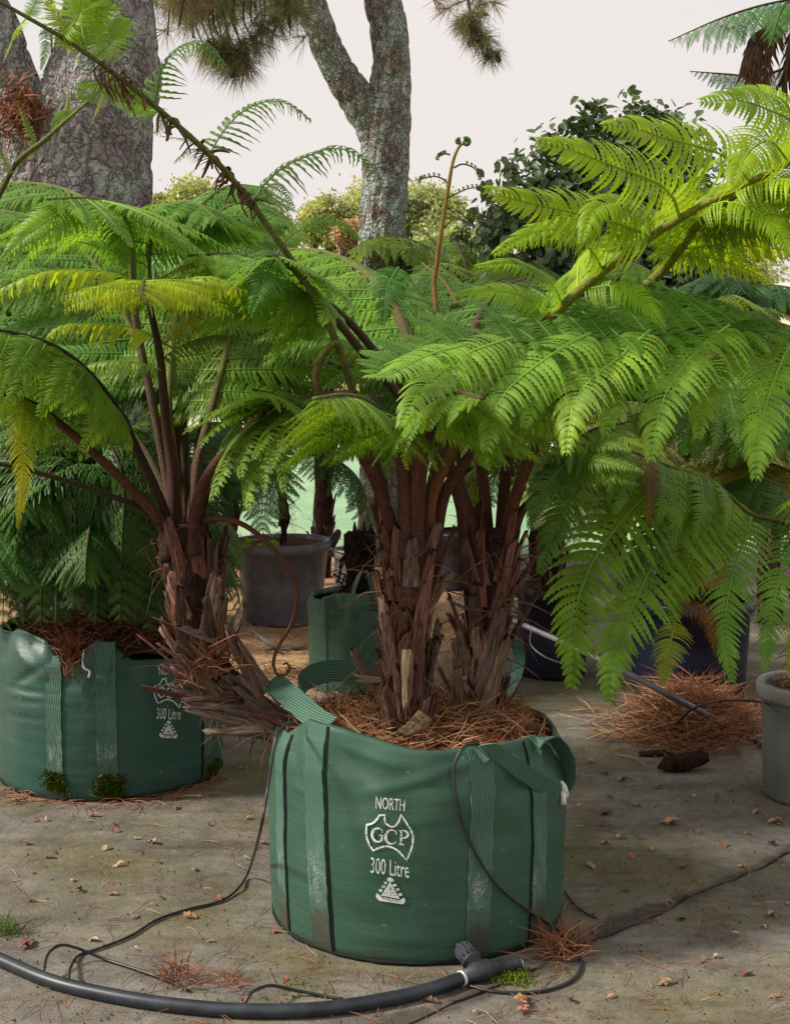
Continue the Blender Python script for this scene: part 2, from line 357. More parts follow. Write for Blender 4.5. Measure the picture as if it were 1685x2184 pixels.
# ------------------------------------------------------------------ leaf scatter helper (numpy)
def leaf_quads(C, D, Nn, L, Wd):
    """one folded leaf (4 tris) per centre: base C, direction D, normal Nn"""
    S = np.cross(D, Nn); S /= np.linalg.norm(S, axis=1)[:, None] + 1e-9
    L = L[:, None]; Wd = Wd[:, None]
    V = np.stack([C, C + D * L * .28 + S * Wd * .9 + Nn * Wd * .3, C + D * L * .62 + S * Wd * .85 + Nn * Wd * .2 - Nn * L * .04, C + D * L - Nn * L * .14,
                  C + D * L * .62 - S * Wd * .85 + Nn * Wd * .2 - Nn * L * .04, C + D * L * .28 - S * Wd * .9 + Nn * Wd * .3], 1).reshape(-1, 3)
    b = (np.arange(len(C)) * 6)[:, None]
    F = np.concatenate([b + np.array([[0, 3, 1]]), b + np.array([[1, 3, 2]]), b + np.array([[0, 5, 3]]), b + np.array([[5, 4, 3]])])
    return V, F
def unit(a): return a / (np.linalg.norm(a, axis=1)[:, None] + 1e-9)
def crown_points(rg, lobes, n, shell=.55):
    w = np.array([l[3] ** 2 for l in lobes]); k = rg.choice(len(lobes), n, p=w / w.sum())
    L = np.array([l[:3] for l in lobes]); r = np.array([l[3] for l in lobes]); sq = np.array([l[4] if len(l) > 4 else 1 for l in lobes])
    d = unit(rg.normal(size=(n, 3))); rad = (shell + (1 - shell) * rg.random(n)) * (1 + .22 * rg.normal(size=n))
    off = d * (rad * r[k])[:, None]; off[:, 2] *= sq[k]
    return L[k] + off, d
def leafy_crown(name, parent, off, lobes, n, L, Wd, m, seed, shell=.55):
    rg = np.random.default_rng(seed); C, d = crown_points(rg, lobes, n, shell)
    D = unit(d + .9 * rg.normal(size=(n, 3)) + np.array([0, 0, -.25])); Nn = unit(rg.normal(size=(n, 3)) + np.array([0, 0, .8]))
    s = .6 + .8 * rg.random(n)
    V, F = leaf_quads(C - np.array(off), D, Nn, L * s, Wd * s)
    return prop(link(name, mesh(name, V, F, m, False), parent), kind='stuff')

# ------------------------------------------------------------------ far trees
def far_tree(label, px, py_top, Y, wpx, m, seed, squash=.8, mt='twig', lob=22):
    top = P(px, py_top, Y); base = Vector((top.x, Y, -.03)); r = wpx / FPX * Y / 2
    t = thing('broad_tree', label, 'tree', base, 'far trees beyond the lawn')
    rr = random.Random(seed); h = top.z
    tb = MB(); tb.add(*tube([(0, 0, 0), (.1, 0, h * .3), (.0, .1, h * .6)], [r * .09, r * .07, r * .05], 8))
    lobes = []
    for i in range(lob):
        a = rr.uniform(0, 6.28); q = rr.uniform(0, .62) * r; z = h - r * squash * .5 - rr.uniform(0, .55) * r
        lr = r * rr.uniform(.16, .40); z = min(z, h - lr * squash)
        lobes.append((base.x + q * math.cos(a), base.y + q * math.sin(a), z, lr, squash))
        tb.add(*tube([(0, 0, h * .35), (lobes[-1][0] - base.x, lobes[-1][1] - base.y, z)], [r * .045, r * .015], 6))
    lobes.append((base.x, base.y, h - r * .45 * squash, r * .45, squash))
    tb.build('trunk', M[mt], t)
    leafy_crown('crown', t, base, lobes, 20000, Y * .0023, Y * .0009, M[m], seed, .3)
    return t
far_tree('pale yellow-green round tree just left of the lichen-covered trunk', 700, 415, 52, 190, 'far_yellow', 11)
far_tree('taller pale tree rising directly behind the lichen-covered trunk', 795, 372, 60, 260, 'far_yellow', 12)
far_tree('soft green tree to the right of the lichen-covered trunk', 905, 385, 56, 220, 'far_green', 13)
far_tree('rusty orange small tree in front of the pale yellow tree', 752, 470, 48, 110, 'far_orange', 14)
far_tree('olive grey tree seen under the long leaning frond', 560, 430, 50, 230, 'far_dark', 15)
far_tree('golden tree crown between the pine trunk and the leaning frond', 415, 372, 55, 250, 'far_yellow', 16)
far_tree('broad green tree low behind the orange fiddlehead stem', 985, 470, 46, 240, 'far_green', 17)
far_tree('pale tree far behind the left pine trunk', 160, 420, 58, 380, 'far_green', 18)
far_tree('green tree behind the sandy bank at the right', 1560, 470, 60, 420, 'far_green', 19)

# ------------------------------------------------------------------ shrubs behind the ferns
def shrub(label, px, ptop, Y, wpx, m, seed, n=5200, leaf=.0055):
    top = P(px, ptop, Y); base = Vector((top.x, Y, -.03)); r = wpx / FPX * Y / 2; rr = random.Random(seed); h = top.z
    t = thing('shrub', label, 'shrub', base, 'shrubs along the far side of the lawn')
    sb = MB(); lobes = []
    for i in range(8):
        a = rr.uniform(0, 6.28); q = rr.uniform(.1, .7) * r; z = rr.uniform(.35, .8) * h
        lr = r * rr.uniform(.3, .5); lobes.append((base.x + q * math.cos(a), base.y + q * math.sin(a), min(z, h - lr * .7), lr, .8))
        sb.add(*tube([(0, 0, 0), (q * .6 * math.cos(a), q * .6 * math.sin(a), z)], [.03, .012], 5))
    lobes.append((base.x, base.y, h - r * .32, r * .4, .8))
    sb.build('stem', M['twig'], t)
    leafy_crown('foliage', t, base, lobes, n, Y * leaf, Y * leaf * .38, M[m], seed, .5)
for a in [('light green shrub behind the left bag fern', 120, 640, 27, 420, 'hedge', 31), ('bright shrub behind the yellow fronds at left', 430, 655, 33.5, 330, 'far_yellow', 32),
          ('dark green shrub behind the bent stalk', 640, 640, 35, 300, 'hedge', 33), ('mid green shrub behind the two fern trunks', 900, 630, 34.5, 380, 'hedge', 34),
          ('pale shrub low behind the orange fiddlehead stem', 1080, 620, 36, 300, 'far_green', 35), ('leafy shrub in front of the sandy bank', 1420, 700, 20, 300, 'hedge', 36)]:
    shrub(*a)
# ------------------------------------------------------------------ big trunks in view
def noisy_tube(C, rad, ns, amp, sc, seed, plates=0.0):
    C = np.asarray(C, float); V, F = tube(C, rad, ns, 1, True); n = len(C); out = []
    for i in range(n):
        c = C[i]
        for j in range(ns):
            v = V[i * ns + j]; d = v - c; l = np.linalg.norm(d) + 1e-9; d = d / l
            q = Vector((v[0] * sc + seed, v[1] * sc, v[2] * sc * .55))
            h = amp * (noise.noise(q) + .6 * noise.noise(q * 2.7))
            if plates:
                dd = noise.voronoi(Vector((v[0] * 13, v[1] * 13, v[2] * 4.5)) + .5 * noise.noise_vector(q * 2))[0]
                h += plates * min(1, (dd[1] - dd[0]) * 3.5) - plates * .6
            out.append(tuple(v + d * h))
    return out, F
def pixtube(pts, n): return crom([P(*p) for p in pts], n)
def pine_tuft(rg, V, F, c, axis, L, n, w=.0014, droop=.25, spread=1.0):
    axis = np.array(axis); axis = axis / np.linalg.norm(axis)
    for i in range(n):
        d = axis * rg.uniform(.15, 1.0) + spread * rg.normal(size=3) * .5; d /= np.linalg.norm(d)
        s = np.cross(d, rg.normal(size=3)); s /= np.linalg.norm(s) + 1e-9
        l = L * rg.uniform(.7, 1.15); o = np.array(c) - axis * rg.uniform(0, .3) * L
        b = len(V); m_ = o + d * l * .55 + np.array((0, 0, -droop * l * .15)); e = o + d * l + np.array((0, 0, -droop * l * .5))
        V.extend([o - s * w, o + s * w, m_ + s * w, m_ - s * w, e]); F.extend([(b, b + 1, b + 2, b + 3), (b + 3, b + 2, b + 4)])
# left pine: forks low, bark in plates
pb = P(190, 380, 8.0); pbase = Vector((pb.x - .03, 8.0, 0))
lp = thing('pine_tree', 'thick grey-barked forked pine trunk at the left behind the ferns', 'tree', pbase)
C1 = crom([(pbase.x, 8, -.02), (pbase.x, 8, 1.2), P(190, 360, 8.0), P(222, 160, 8.02), P(235, 0, 8.05), P(243, -200, 8.1), P(250, -700, 8.2)], 210)
r0 = 128 / FPX * 8.1
tb = MB(); tb.add(*noisy_tube(C1, [r0 * 1.12, r0 * 1.04, r0 * 1.0, r0 * .87, r0 * .68, r0 * .64, r0 * .5], 110, .022, 3.2, 1.3, .016))
C2 = crom([P(120, 420, 8.0), P(55, 290, 7.95), P(5, 120, 7.9), P(-60, -60, 7.85), P(-150, -300, 7.8)], 110)
tb.add(*noisy_tube(C2, [r0 * .85, r0 * .62, r0 * .38, r0 * .36, r0 * .3], 60, .018, 3.2, 4.3, .016))
tb.build('trunk', M['pine_bark'], lp, off=pbase)
rg = np.random.default_rng(8); V = []; F = []                    # needles caught in the fork
for i in range(420):
    c = P(rg.normal(42, 26), rg.normal(232, 30), 7.66 + rg.uniform(-.05, .12)); pine_tuft(rg, V, F, c, (rg.normal(), -.4, rg.normal() * .6 - .3), .13, 1, .0035, .3)
prop(link('needle_litter', mesh('needle_litter', np.array(V) - np.array(pbase), F, M['needle'], False), lp), kind='stuff')
# centre tree, lichen-covered and forked
cb = P(820, 560, 10.5); cbase = Vector((cb.x, 10.5, 0))
ct = thing('pine_tree', 'slim forked pine covered in pale lichen in the middle background', 'tree', cbase)
Cm = crom([(cbase.x, 10.5, -.02), P(822, 800, 10.5), P(817, 540, 10.5), P(820, 400, 10.5), P(825, 270, 10.5), P(834, 150, 10.5), P(828, 60, 10.5), P(806, -60, 10.5), P(780, -400, 10.5)], 200)
k = 10.55 / FPX
tb = MB(); tb.add(*noisy_tube(Cm, [58 * k, 52 * k, 49 * k, 47 * k, 51 * k, 40 * k, 38 * k, 36 * k, 28 * k], 84, .012, 4, 9.1, .016))
Cl = crom([P(815, 330, 10.5), P(780, 240, 10.48), P(722, 150, 10.45), P(682, 60, 10.4), P(655, -30, 10.38), P(640, -160, 10.3), P(600, -400, 10.2)], 120)
tb.add(*noisy_tube(Cl, [30 * k, 38 * k, 33 * k, 31 * k, 29 * k, 27 * k, 20 * k], 60, .012, 4, 3.1, .014))
tb.build('trunk', M['grey_bark'], ct, off=cbase)
def pine_branch(parent, off, twigs, tufts, L, n, seed, brown=.0):
    tw = MB()
    for pts, r in twigs: tw.add(*tube(crom(pts, 8), [r, r * .45], 6))
    tw.build('branch', M['twig'], parent, off=off)
    rg = np.random.default_rng(seed); V = []; F = []; V2 = []; F2 = []
    for c, ax in tufts:
        a, b = (V2, F2) if rg.random() < brown else (V, F)
        pine_tuft(rg, a, b, np.array(c) - np.array(off), ax, L, n)
    for v, f, m in ((V, F, 'pine'), (V2, F2, 'pine_brown')):
        if v: prop(link('needle_foliage', mesh('needle_foliage', v, f, M[m], False), parent), kind='stuff')
rr = random.Random(3)
# foliage hanging across the top between the two trunks
tw = []; tf = []
for i in range(22):
    x0 = rr.uniform(330, 640); Y = rr.uniform(8.6, 10.2)
    y1 = rr.uniform(-10, 95) - .00025 * (x0 - 430) ** 2 * (1 if x0 < 560 else .6); y0 = -120 - rr.uniform(0, 60)
    a, b = P(x0 + rr.uniform(-60, 60), y0, Y), P(x0, y1, Y - .1); tw.append(([a, (a + b) / 2 + Vector((0, 0, .05)), b], .012))
    for j in range(13):
        u = rr.uniform(.25, 1); c = a.lerp(b, u) + Vector((rr.uniform(-.12, .12), rr.uniform(-.15, .15), rr.uniform(-.06, .1)))
        tf.append((c, (rr.uniform(-1, 1), rr.uniform(-.6, .6), rr.uniform(-1.0, .3))))
for px, py in ((470, 130), (490, 120), (505, 150), (455, 100), (480, 95), (505, 115), (525, 135), (560, 60), (590, 45), (545, 90), (520, 100), (440, 110)):
    c = P(px, py, 9.2); tw.append(([P(px - 20, -60, 9.2), P(px - 25, 40, 9.2), c], .009)); tf += [(c, (rr.uniform(-.5, .8), 0, -.6)) for _ in range(4)]
pine_branch(lp, pbase, tw, tf, .2, 52, 21, .4)
# the branch tip hanging at the top centre
tw = []; tf = []
main = [(985, -80), (1000, 10), (1008, 55), (1025, 90), (1050, 112)]
tw.append(([P(x, y, 9.4) for x, y in main], .012))
for i in range(34):
    u = rr.uniform(0, 1) ** .8; q = crom([P(x, y, 9.4) for x, y in main], 20)[int(u * 19)]
    e = Vector(q) + Vector((rr.uniform(-.13, .10) * (1.15 - u), rr.uniform(-.12, .12), rr.uniform(-.05, .07)))
    tw.append(([q, (Vector(q) + e) / 2, e], .005)); tf.append((e, (rr.uniform(-1, 1), rr.uniform(-.6, .6), rr.uniform(-.9, .4))))
for px, py in ((935, 5), (950, 20), (1030, 10), (1055, 8), (1060, 115), (1045, 118)):
    tf.append((P(px, py, 9.4), (rr.uniform(-1, 1), 0, -.3)))
pine_branch(ct, cbase, tw, tf, .14, 60, 22, .55)
# small cones on that tip
cone = MB()
for z, r in ((0, .004), (.008, .016), (.022, .02), (.04, .014), (.055, .003)): pass
V, F = lathe([(.003, 0), (.015, .008), (.02, .022), (.015, .042), (.003, .056)], 10)
cme = mesh('cone', V, F, M['twig'])
for px, py in ((1058, 117), (1042, 108), (1000, 86), (502, 152)):
    o = link('cone', cme, ct if px > 700 else lp); o.location = P(px, py, 9.4 if px > 700 else 9.2) - (cbase if px > 700 else pbase); o.rotation_euler = (2.6, .3, px)
# tuft seen through the fork of the left pine
pine_branch(lp, pbase, [([P(110, 60, 9), P(112, 140, 9), P(108, 190, 9)], .008)], [(P(108 + rr.uniform(-12, 12), 185 + rr.uniform(-20, 20), 9), (rr.uniform(-.5, .5), 0, -.8)) for _ in range(6)], .17, 60, 23, .8)

# ------------------------------------------------------------------ glossy-leaved bush
bb = Vector((P(1330, 600, 10.6).x, 10.6, 0))
bush = thing('glossy_bush', 'large dark glossy-leaved bush behind the bright fronds at right', 'bush', bb)
lob = []
for x, y, r, Y in ((1330, 330, 110, 10.6), (1230, 330, 70, 10.5), (1420, 300, 85, 10.7), (1180, 400, 105, 10.4), (1100, 440, 75, 10.3), (1300, 450, 140, 10.5), (1450, 420, 130, 10.6), (1060, 490, 70, 10.2), (1180, 520, 130, 10.4), (1400, 560, 150, 10.4), (1530, 590, 110, 10.2), (1570, 660, 75, 10.1), (1480, 670, 130, 10.1), (1300, 640, 140, 10.2), (1130, 640, 120, 10.2), (1250, 760, 160, 10.3), (1450, 800, 150, 10.2)):
    c = P(x, y, Y); lob.append((c.x, c.y, c.z, r / FPX * Y * .92, .95))
rg = np.random.default_rng(4)
C, d = crown_points(rg, lob, 12500, .3)
ex = []                                                          # loose sprigs on the top outline
for x, y in ((1255, 228), (1275, 222), (1250, 250), (1290, 250), (1205, 265), (1180, 290), (1150, 300), (1240, 285), (1345, 225), (1380, 240), (1400, 245), (1365, 255), (1415, 250), (1130, 330), (1085, 365), (1040, 400), (1000, 470), (985, 500), (1305, 270), (1265, 268)):
    for _ in range(16):
        ex.append(P(x + rg.normal() * 13, y + rg.normal() * 12, 10.4))
C = np.concatenate([C, np.array(ex)]); d = np.concatenate([d, np.tile([[0, -.3, .2]], (len(ex), 1))])
n = len(C)
D = unit(d * .5 + .7 * rg.normal(size=(n, 3)) + np.array([0, -.2, -.55])); Nn = unit(rg.normal(size=(n, 3)) * .6 + d + np.array([0, -.2, .5]))
s = .75 + .5 * rg.random(n)
front = np.argsort(C[:, 1])[:300]; rest = np.setdiff1d(np.arange(n), front)
V, F = leaf_quads(C[rest] - np.array(bb), D[rest], Nn[rest], .082 * s[rest], .026 * s[rest])
prop(link('foliage', mesh('foliage', V, F, M['bush'], False), bush), kind='stuff')
lv = []
for i, u in enumerate(np.linspace(0, 1, 6)):
    w = [0, .2, .27, .24, .13, 0][i]; z = -.18 * u * u
    lv += [(u, w, z + w * .35), (u, 0, z), (u, -w, z + w * .35)]
lf = [(i * 3 + j, i * 3 + j + 1, i * 3 + 4 + j, i * 3 + 3 + j) for i in range(5) for j in range(2)]
leafme = mesh('leaf', lv, lf, M['bush'])
for i in front:
    x = D[i]; z = Nn[i] - x * Nn[i].dot(x); z /= np.linalg.norm(z); y = np.cross(z, x)
    o = link('leaf', leafme, bush); sc = .082 * s[i]
    o.matrix_basis = Matrix(((x[0] * sc, y[0] * sc, z[0] * sc, C[i][0] - bb.x), (x[1] * sc, y[1] * sc, z[1] * sc, C[i][1] - bb.y), (x[2] * sc, y[2] * sc, z[2] * sc, C[i][2]), (0, 0, 0, 1)))
sb = MB()
for l in lob: sb.add(*tube(crom([(bb.x, bb.y + .2, 0), ((l[0] + bb.x) / 2, bb.y + .2, l[2] * .6), l[:3]], 8), [.045, .012], 6))
for x, y in ((1268, 225), (1350, 228), (1395, 245), (1190, 280), (1090, 365), (1000, 470)):
    sb.add(*tube([P(x + 6, y + 70, 10.45), P(x, y, 10.4)], [.006, .003], 5))
sb.build('stem', M['twig'], bush, off=bb)
# ------------------------------------------------------------------ tree-fern fronds
def pinna_template(npair, teeth, ratio, pd, seed, tip_pow=1.25, wf=.46):
    """flat pinna along s 0..1: rows of toothed leaflets on both sides (s, w, h), quads, material index"""
    rg = np.random.default_rng(seed); V = []; F = []; MI = []
    sp = .96 / npair; nst = 2 * teeth if teeth else 3
    for k in range(npair + 1):
        v = (k + .35) / (npair + .6); s0 = .03 + .95 * v
        prof = min(1, .62 + 1.9 * v) * max(0.0, 1 - v ** tip_pow * .94) ** .92
        for sd in (-1, 1):
            if rg.random() < .025: continue
            l = ratio * prof * rg.uniform(.82, 1.07) + .012; th = R_(84 - 38 * v ** 1.3 + rg.uniform(-8, 8))
            w0 = min(sp * wf, l * .3) * rg.uniform(.9, 1.05); ds, dw = math.cos(th), math.sin(th)
            b = len(V); hang = pd * rg.uniform(.7, 1.3); tw = rg.uniform(-.25, .25)
            for i in range(nst + 1):
                u = i / nst; tap = (1 - u ** 2.2) ** .8 if u < 1 else 0
                if teeth: hw = w0 * (tap * (1.0 if i % 2 else .62) + .03); sk = sp * .14 if i % 2 else 0
                else: hw = w0 * [.75, .95, .55, .05][i]; sk = 0
                curl = .20 * l * u * u
                cs = s0 + ds * l * u + curl; cw = dw * l * u - curl * .4; ch = -hang * l * u * u + .012 * math.sin(u * 3)
                ps, pw = dw, -ds                                   # across the leaflet, towards the tip
                for e in (-1, 0, 1):
                    V.append((cs + ps * hw * e + sk * abs(e) * .9, sd * (cw + pw * hw * e), ch - abs(e) * hw * .28 + e * hw * tw))
            for i in range(nst):
                for j in range(2):
                    q = (b + i * 3 + j, b + i * 3 + j + 1, b + i * 3 + 4 + j, b + i * 3 + 3 + j)
                    F.append(q if sd > 0 else q[::-1]); MI.append(0)
    b = len(V); m = 9                                             # midrib
    for i in range(m):
        s = i / (m - 1); r = .0085 * (1 - s * .8)
        V += [(s, -r, .001), (s, 0, .001 + r), (s, r, .001), (s, 0, .001 - r)]
    for i in range(m - 1):
        for j in range(4):
            F.append((b + i * 4 + j, b + i * 4 + (j + 1) % 4, b + i * 4 + 4 + (j + 1) % 4, b + i * 4 + 4 + j)); MI.append(1)
    return np.array(V), np.array(F), np.array(MI)
TPL = {'hi': [pinna_template(30, 8, .25, .22, s, wf=.47) for s in (1, 2)], 'mid': [pinna_template(24, 4, .25, .25, s) for s in (3, 4)],
       'low': [pinna_template(18, 0, .25, .3, s) for s in (5, 6)], 'young': [pinna_template(17, 3, .20, 1.5, s) for s in (7, 8)],
       'sparse': [pinna_template(20, 4, .29, .45, s, wf=.30) for s in (9, 10)]}
def bend(V, droop, side=0.0):
    s = V[:, 0]; a = -droop * s
    n = 60; ss = np.linspace(0, 1.25, n); cx = np.concatenate([[0], np.cumsum(np.cos(-droop * ss[:-1]) * (ss[1] - ss[0]))]); cz = np.concatenate([[0], np.cumsum(np.sin(-droop * ss[:-1]) * (ss[1] - ss[0]))])
    x = np.interp(s, ss, cx) - np.sin(a) * V[:, 2]; z = np.interp(s, ss, cz) + np.cos(a) * V[:, 2]
    return np.stack([x, V[:, 1] + side * s * s, z], 1)
LIB = {}
def lib(kind, droop, i):
    key = (kind, droop, i % 2)
    if key not in LIB:
        V, F, MI = TPL[kind][i % 2]
        LIB[key] = mesh('pinna', bend(V, droop, (-.06, .06)[i % 2]), F, [M['fern'], M['rib']], True, MI)
    return LIB[key]
def basis(x, z, sc, o):
    y = np.cross(z, x); y /= np.linalg.norm(y) + 1e-9; z = np.cross(x, y)
    return Matrix(((x[0] * sc, y[0] * sc, z[0] * sc, o[0]), (x[1] * sc, y[1] * sc, z[1] * sc, o[1]), (x[2] * sc, y[2] * sc, z[2] * sc, o[2]), (0, 0, 0, 1)))
FAT = 1.0; ROOTED = False
def stalk(tree, C, rad, brown=1.0, tint=(1, 1, 1), name='frond', ns=9, t0=0.0):
    off = np.array(tree.location); C = np.asarray(C, float)
    V, F = tube(C, np.array(rad) * FAT, ns, .85); me = mesh(name, V - off, F, M['stalk'])
    n = len(C); at = me.attributes.new('t', 'FLOAT', 'POINT')
    at.data.foreach_set('value', np.repeat(np.clip((t0 + np.linspace(0, 1, n)) / brown, 0, 1), ns).astype(np.float32))
    return link(name, me, tree, tint)
def jitter_col(c, r, a=.12):
    f = 1 + r.uniform(-a, a); return (c[0] * f * (1 + r.uniform(-a, a)), c[1] * f, c[2] * f)
def frond(tree, pts, rad, t0, npair, Lmax, color, kind='mid', droop=.5, brown=1.0, tint=(1, 1, 1), normal=(0, 0, 1), eL=.15, eR=.15,
          seed=0, joined=False, sides=(1, 1), prof0=.5, skip=0.0, amin=48, jit=.14, t1=.99, name='frond', base_ang=84):
    r = random.Random(seed); off = np.array(tree.location)
    pts = [np.array(p) for p in pts]
    if ROOTED and t0 > .25:                                       # stalks leave the trunk's outer face a little below the crown
        o_ = pts[1] - pts[0]; o_[2] = 0; o_ = o_ / (np.linalg.norm(o_) + 1e-6); pts = [pts[0] + o_ * .022 + np.array((0, 0, -.10)), pts[0] + o_ * .024] + pts[1:]
    C = crom(pts, 48); fr = stalk(tree, C, rad, brown, tint, name)
    T = np.gradient(C, axis=0); T /= np.linalg.norm(T, axis=1)[:, None]
    up = np.array(normal, float); JV, JF, JM, jb = [], [], [], 0
    for k in range(npair):
        v = (k + .5) / npair; u = t0 + (t1 - t0) * (1 - (1 - v) ** 1.12)
        L0 = Lmax * min(1, prof0 + 2.2 * v) * (1 - .93 * v ** 2.0)
        f = u * 47; i = min(int(f), 46); c = C[i] + (C[i + 1] - C[i]) * (f - i); t = T[i]
        n = up - t * up.dot(t); n /= np.linalg.norm(n) + 1e-9; S = np.cross(t, n)
        for sd, e, on in ((-1, eL, sides[0]), (1, eR, sides[1])):
            if not on or r.random() < skip: continue
            A = R_(base_ang - (base_ang - amin) * v ** 1.2) + r.uniform(-jit, jit) * .6; ee = e + r.uniform(-jit, jit)
            d = math.cos(A) * t + math.sin(A) * (math.cos(ee) * sd * S - math.sin(ee) * n); d /= np.linalg.norm(d)
            z = math.cos(ee) * n + math.sin(ee) * sd * S + r.uniform(-jit, jit) * t
            L = L0 * r.uniform(.9, 1.08) * on; cc = jitter_col(color, r) if r.random() > .010 else (.22, .13, .035)
            if joined:
                Vt, Ft, Mt = TPL[kind][k % 2]; Vb = bend(Vt, droop * r.uniform(.6, 1.3)); m = np.array(basis(d, z, L, c - off))
                JV.append(Vb @ m[:3, :3].T + m[:3, 3]); JF.append(Ft + jb); JM.append(Mt); jb += len(Vb)
            else:
                dr = min((.15, .4, .7, 1.05, 1.5), key=lambda q: abs(q - droop * r.uniform(.7, 1.3)))
                o = link('pinna', lib(kind, dr, k + (sd > 0)), fr, cc); o.matrix_basis = basis(d, z, L, c - off)
    if joined and JV:
        o = link('foliage', mesh('foliage', np.concatenate(JV), np.concatenate(JF), [M['fern'], M['rib']], True, np.concatenate(JM)), fr, jitter_col(color, r)); o['kind'] = 'stuff'
    return fr
def pinna_px(fr, tree, pts, ratio, color, face=.6, upw=.7, kind='hi', i=0, lean=0.0, name='pinna', label=None):
    """one pinna following its midrib as measured: base..tip as (x, y, Y)"""
    off = np.array(tree.location); C = crom([np.array(P(*p)) for p in pts], 40); seg = np.linalg.norm(np.diff(C, axis=0), axis=1); L = seg.sum()
    T = np.gradient(C, axis=0); T /= np.linalg.norm(T, axis=1)[:, None]
    mid = C[20]; cam_ = np.array((0, 0, CAMZ)) - mid; cam_ /= np.linalg.norm(cam_); n0 = cam_ * face + np.array((lean, 0, upw))
    Vt, Ft, Mt = TPL[kind][i % 2]; al = np.concatenate([[0], np.cumsum(seg)]) / L
    s = np.clip(Vt[:, 0], 0, 1.0); ex = (Vt[:, 0] - s) * L
    c = np.stack([np.interp(s, al, C[:, a]) for a in range(3)], 1); t = np.stack([np.interp(s, al, T[:, a]) for a in range(3)], 1); t = unit(t)
    n = n0[None] - t * (t @ n0)[:, None]; n = unit(n); y = np.cross(n, t)
    k = ratio / .25
    V = c + t * ex[:, None] + y * (Vt[:, 1] * L * k)[:, None] + n * (Vt[:, 2] * L * k)[:, None]
    # the leaflets hang a little at their tips
    V[:, 2] -= (np.abs(Vt[:, 1]) ** 2) * L * k * .5
    o = link(name, mesh('pinna', V - off, Ft, [M['fern'], M['rib']], True, Mt), fr, color)
    if label: o['label'] = label
    return o
def pstem(tree, pts, rad, **kw):
    return stalk(tree, crom([np.array(P(*p)) for p in pts], 40), rad, **kw)
G_MID = (.165, .30, .034); G_FRONT = (.21, .39, .05); G_YEL = (.29, .40, .015); G_DARK = (.075, .175, .040); G_LIME = (.22, .35, .025); G_OLD = (.27, .27, .025); G_BLUE = (.16, .325, .06)

# ------------------------------------------------------------------ trunks with old leaf bases
def stub_mesh(seed):
    r = random.Random(seed); V = []; F = []; n = 11; k = 12; bow = r.uniform(.04, .12); wv = r.uniform(-.05, .05)
    ends = [r.uniform(-.10, .05) for _ in range(k)]
    for i in range(n):
        s = i / (n - 1); w = .105 * (1.3 - .6 * s) * (1 + r.uniform(-.06, .06)); h = .050 * (1 - .3 * s); z = bow * s ** 2; y = wv * math.sin(3 * s)
        for j in range(k):
            a = j * 2 * math.pi / k; q = 1 + .22 * noise.noise((j * 1.7 + seed * 9, s * 2.2, 0)) + .12 * noise.noise((j * 3.1, s * 9, seed)); c_ = math.cos(a)
            V.append((s + ends[j] * s ** 4, y + w * c_ * q, z + h * math.sin(a) * q * (1 if math.sin(a) > 0 else .5) + .022 * c_ * c_))
    F = [(i * k + j, i * k + (j + 1) % k, i * k + k + (j + 1) % k, i * k + k + j) for i in range(n - 1) for j in range(k)] + [tuple((n - 1) * k + j for j in range(k))]
    return mesh('leaf_base', V, F, M['fbark'])
STUBS = [stub_mesh(s) for s in range(9)]
M['fib'] = plain('fibre', (.12, .06, .035), .8, .15, 30, .5, 0, 0)
BROWNS = [(.15, .082, .062), (.20, .12, .092), (.125, .062, .048), (.27, .185, .14), (.17, .105, .088), (.11, .075, .068), (.20, .10, .065)]
def fern_trunk(tree, C, radii, nst, seed, lmin=.12, lmax=.3, hair=260):
    off = np.array(tree.location); r = random.Random(seed); C = np.asarray(C, float)
    V, F = noisy_tube(C, radii, 28, .018, 16, seed * 1.7)
    tr = link('trunk', mesh('trunk', np.array(V) - off, F, M['core']), tree)
    T, Nn, S = frames(C); n = len(C); R = np.interp(np.linspace(0, 1, n), np.linspace(0, 1, len(radii)), radii)
    for k in range(nst):
        u = r.random() ** .9 * .82; i = int(u * (n - 1)); a = r.uniform(0, 2 * math.pi)
        out = math.cos(a) * S[i] + math.sin(a) * Nn[i]; tilt = r.uniform(.0, .12) if r.random() < .9 else r.uniform(.2, .5)
        x = T[i] * math.cos(tilt) + out * math.sin(tilt) + np.cross(T[i], out) * r.uniform(-.12, .12); x /= np.linalg.norm(x)
        L = r.uniform(lmin, lmax); o = link('leaf_base', r.choice(STUBS), tr, (lambda q, w: (q[0] * (1.05 + .1 * w), q[1] * (1.05 - .22 * w), q[2] * (1.05 - .22 * w)))(jitter_col(r.choice(BROWNS), r, .15), u))
        b = basis(x, out, L, C[i] + out * R[i] * .88 - off); wd = r.uniform(.22, .40) / L * .55
        for q in range(3): b[q][1] *= wd; b[q][2] *= wd
        o.matrix_basis = b
    HV = []; HF = []                                              # loose fibres and caught needles
    for k in range(hair):
        i = int(r.random() * (n - 1)); a = r.uniform(0, 6.283); out = math.cos(a) * S[i] + math.sin(a) * Nn[i]
        p = C[i] + out * R[i] * 1.05 - off; d = T[i] * r.uniform(-1, 1) + out * r.uniform(.05, .5) + np.cross(T[i], out) * r.uniform(-.8, .8) + np.array((0, 0, -.25)); d /= np.linalg.norm(d)
        l = r.uniform(.05, .2); w = np.cross(d, out); w /= np.linalg.norm(w) + 1e-9; w *= r.uniform(.0010, .0022); e = p + d * l + np.array((0, 0, -.15 * l)); m_ = p + d * l * .5 + out * .012
        b = len(HV); HV += [p - w, p + w, m_ + w, m_ - w, e]; HF += [(b, b + 1, b + 2, b + 3), (b + 3, b + 2, b + 4)]
    o = link('fibre', mesh('fibre', np.array(HV), HF, M['fib'], False), tr); o['kind'] = 'stuff'
    return tr
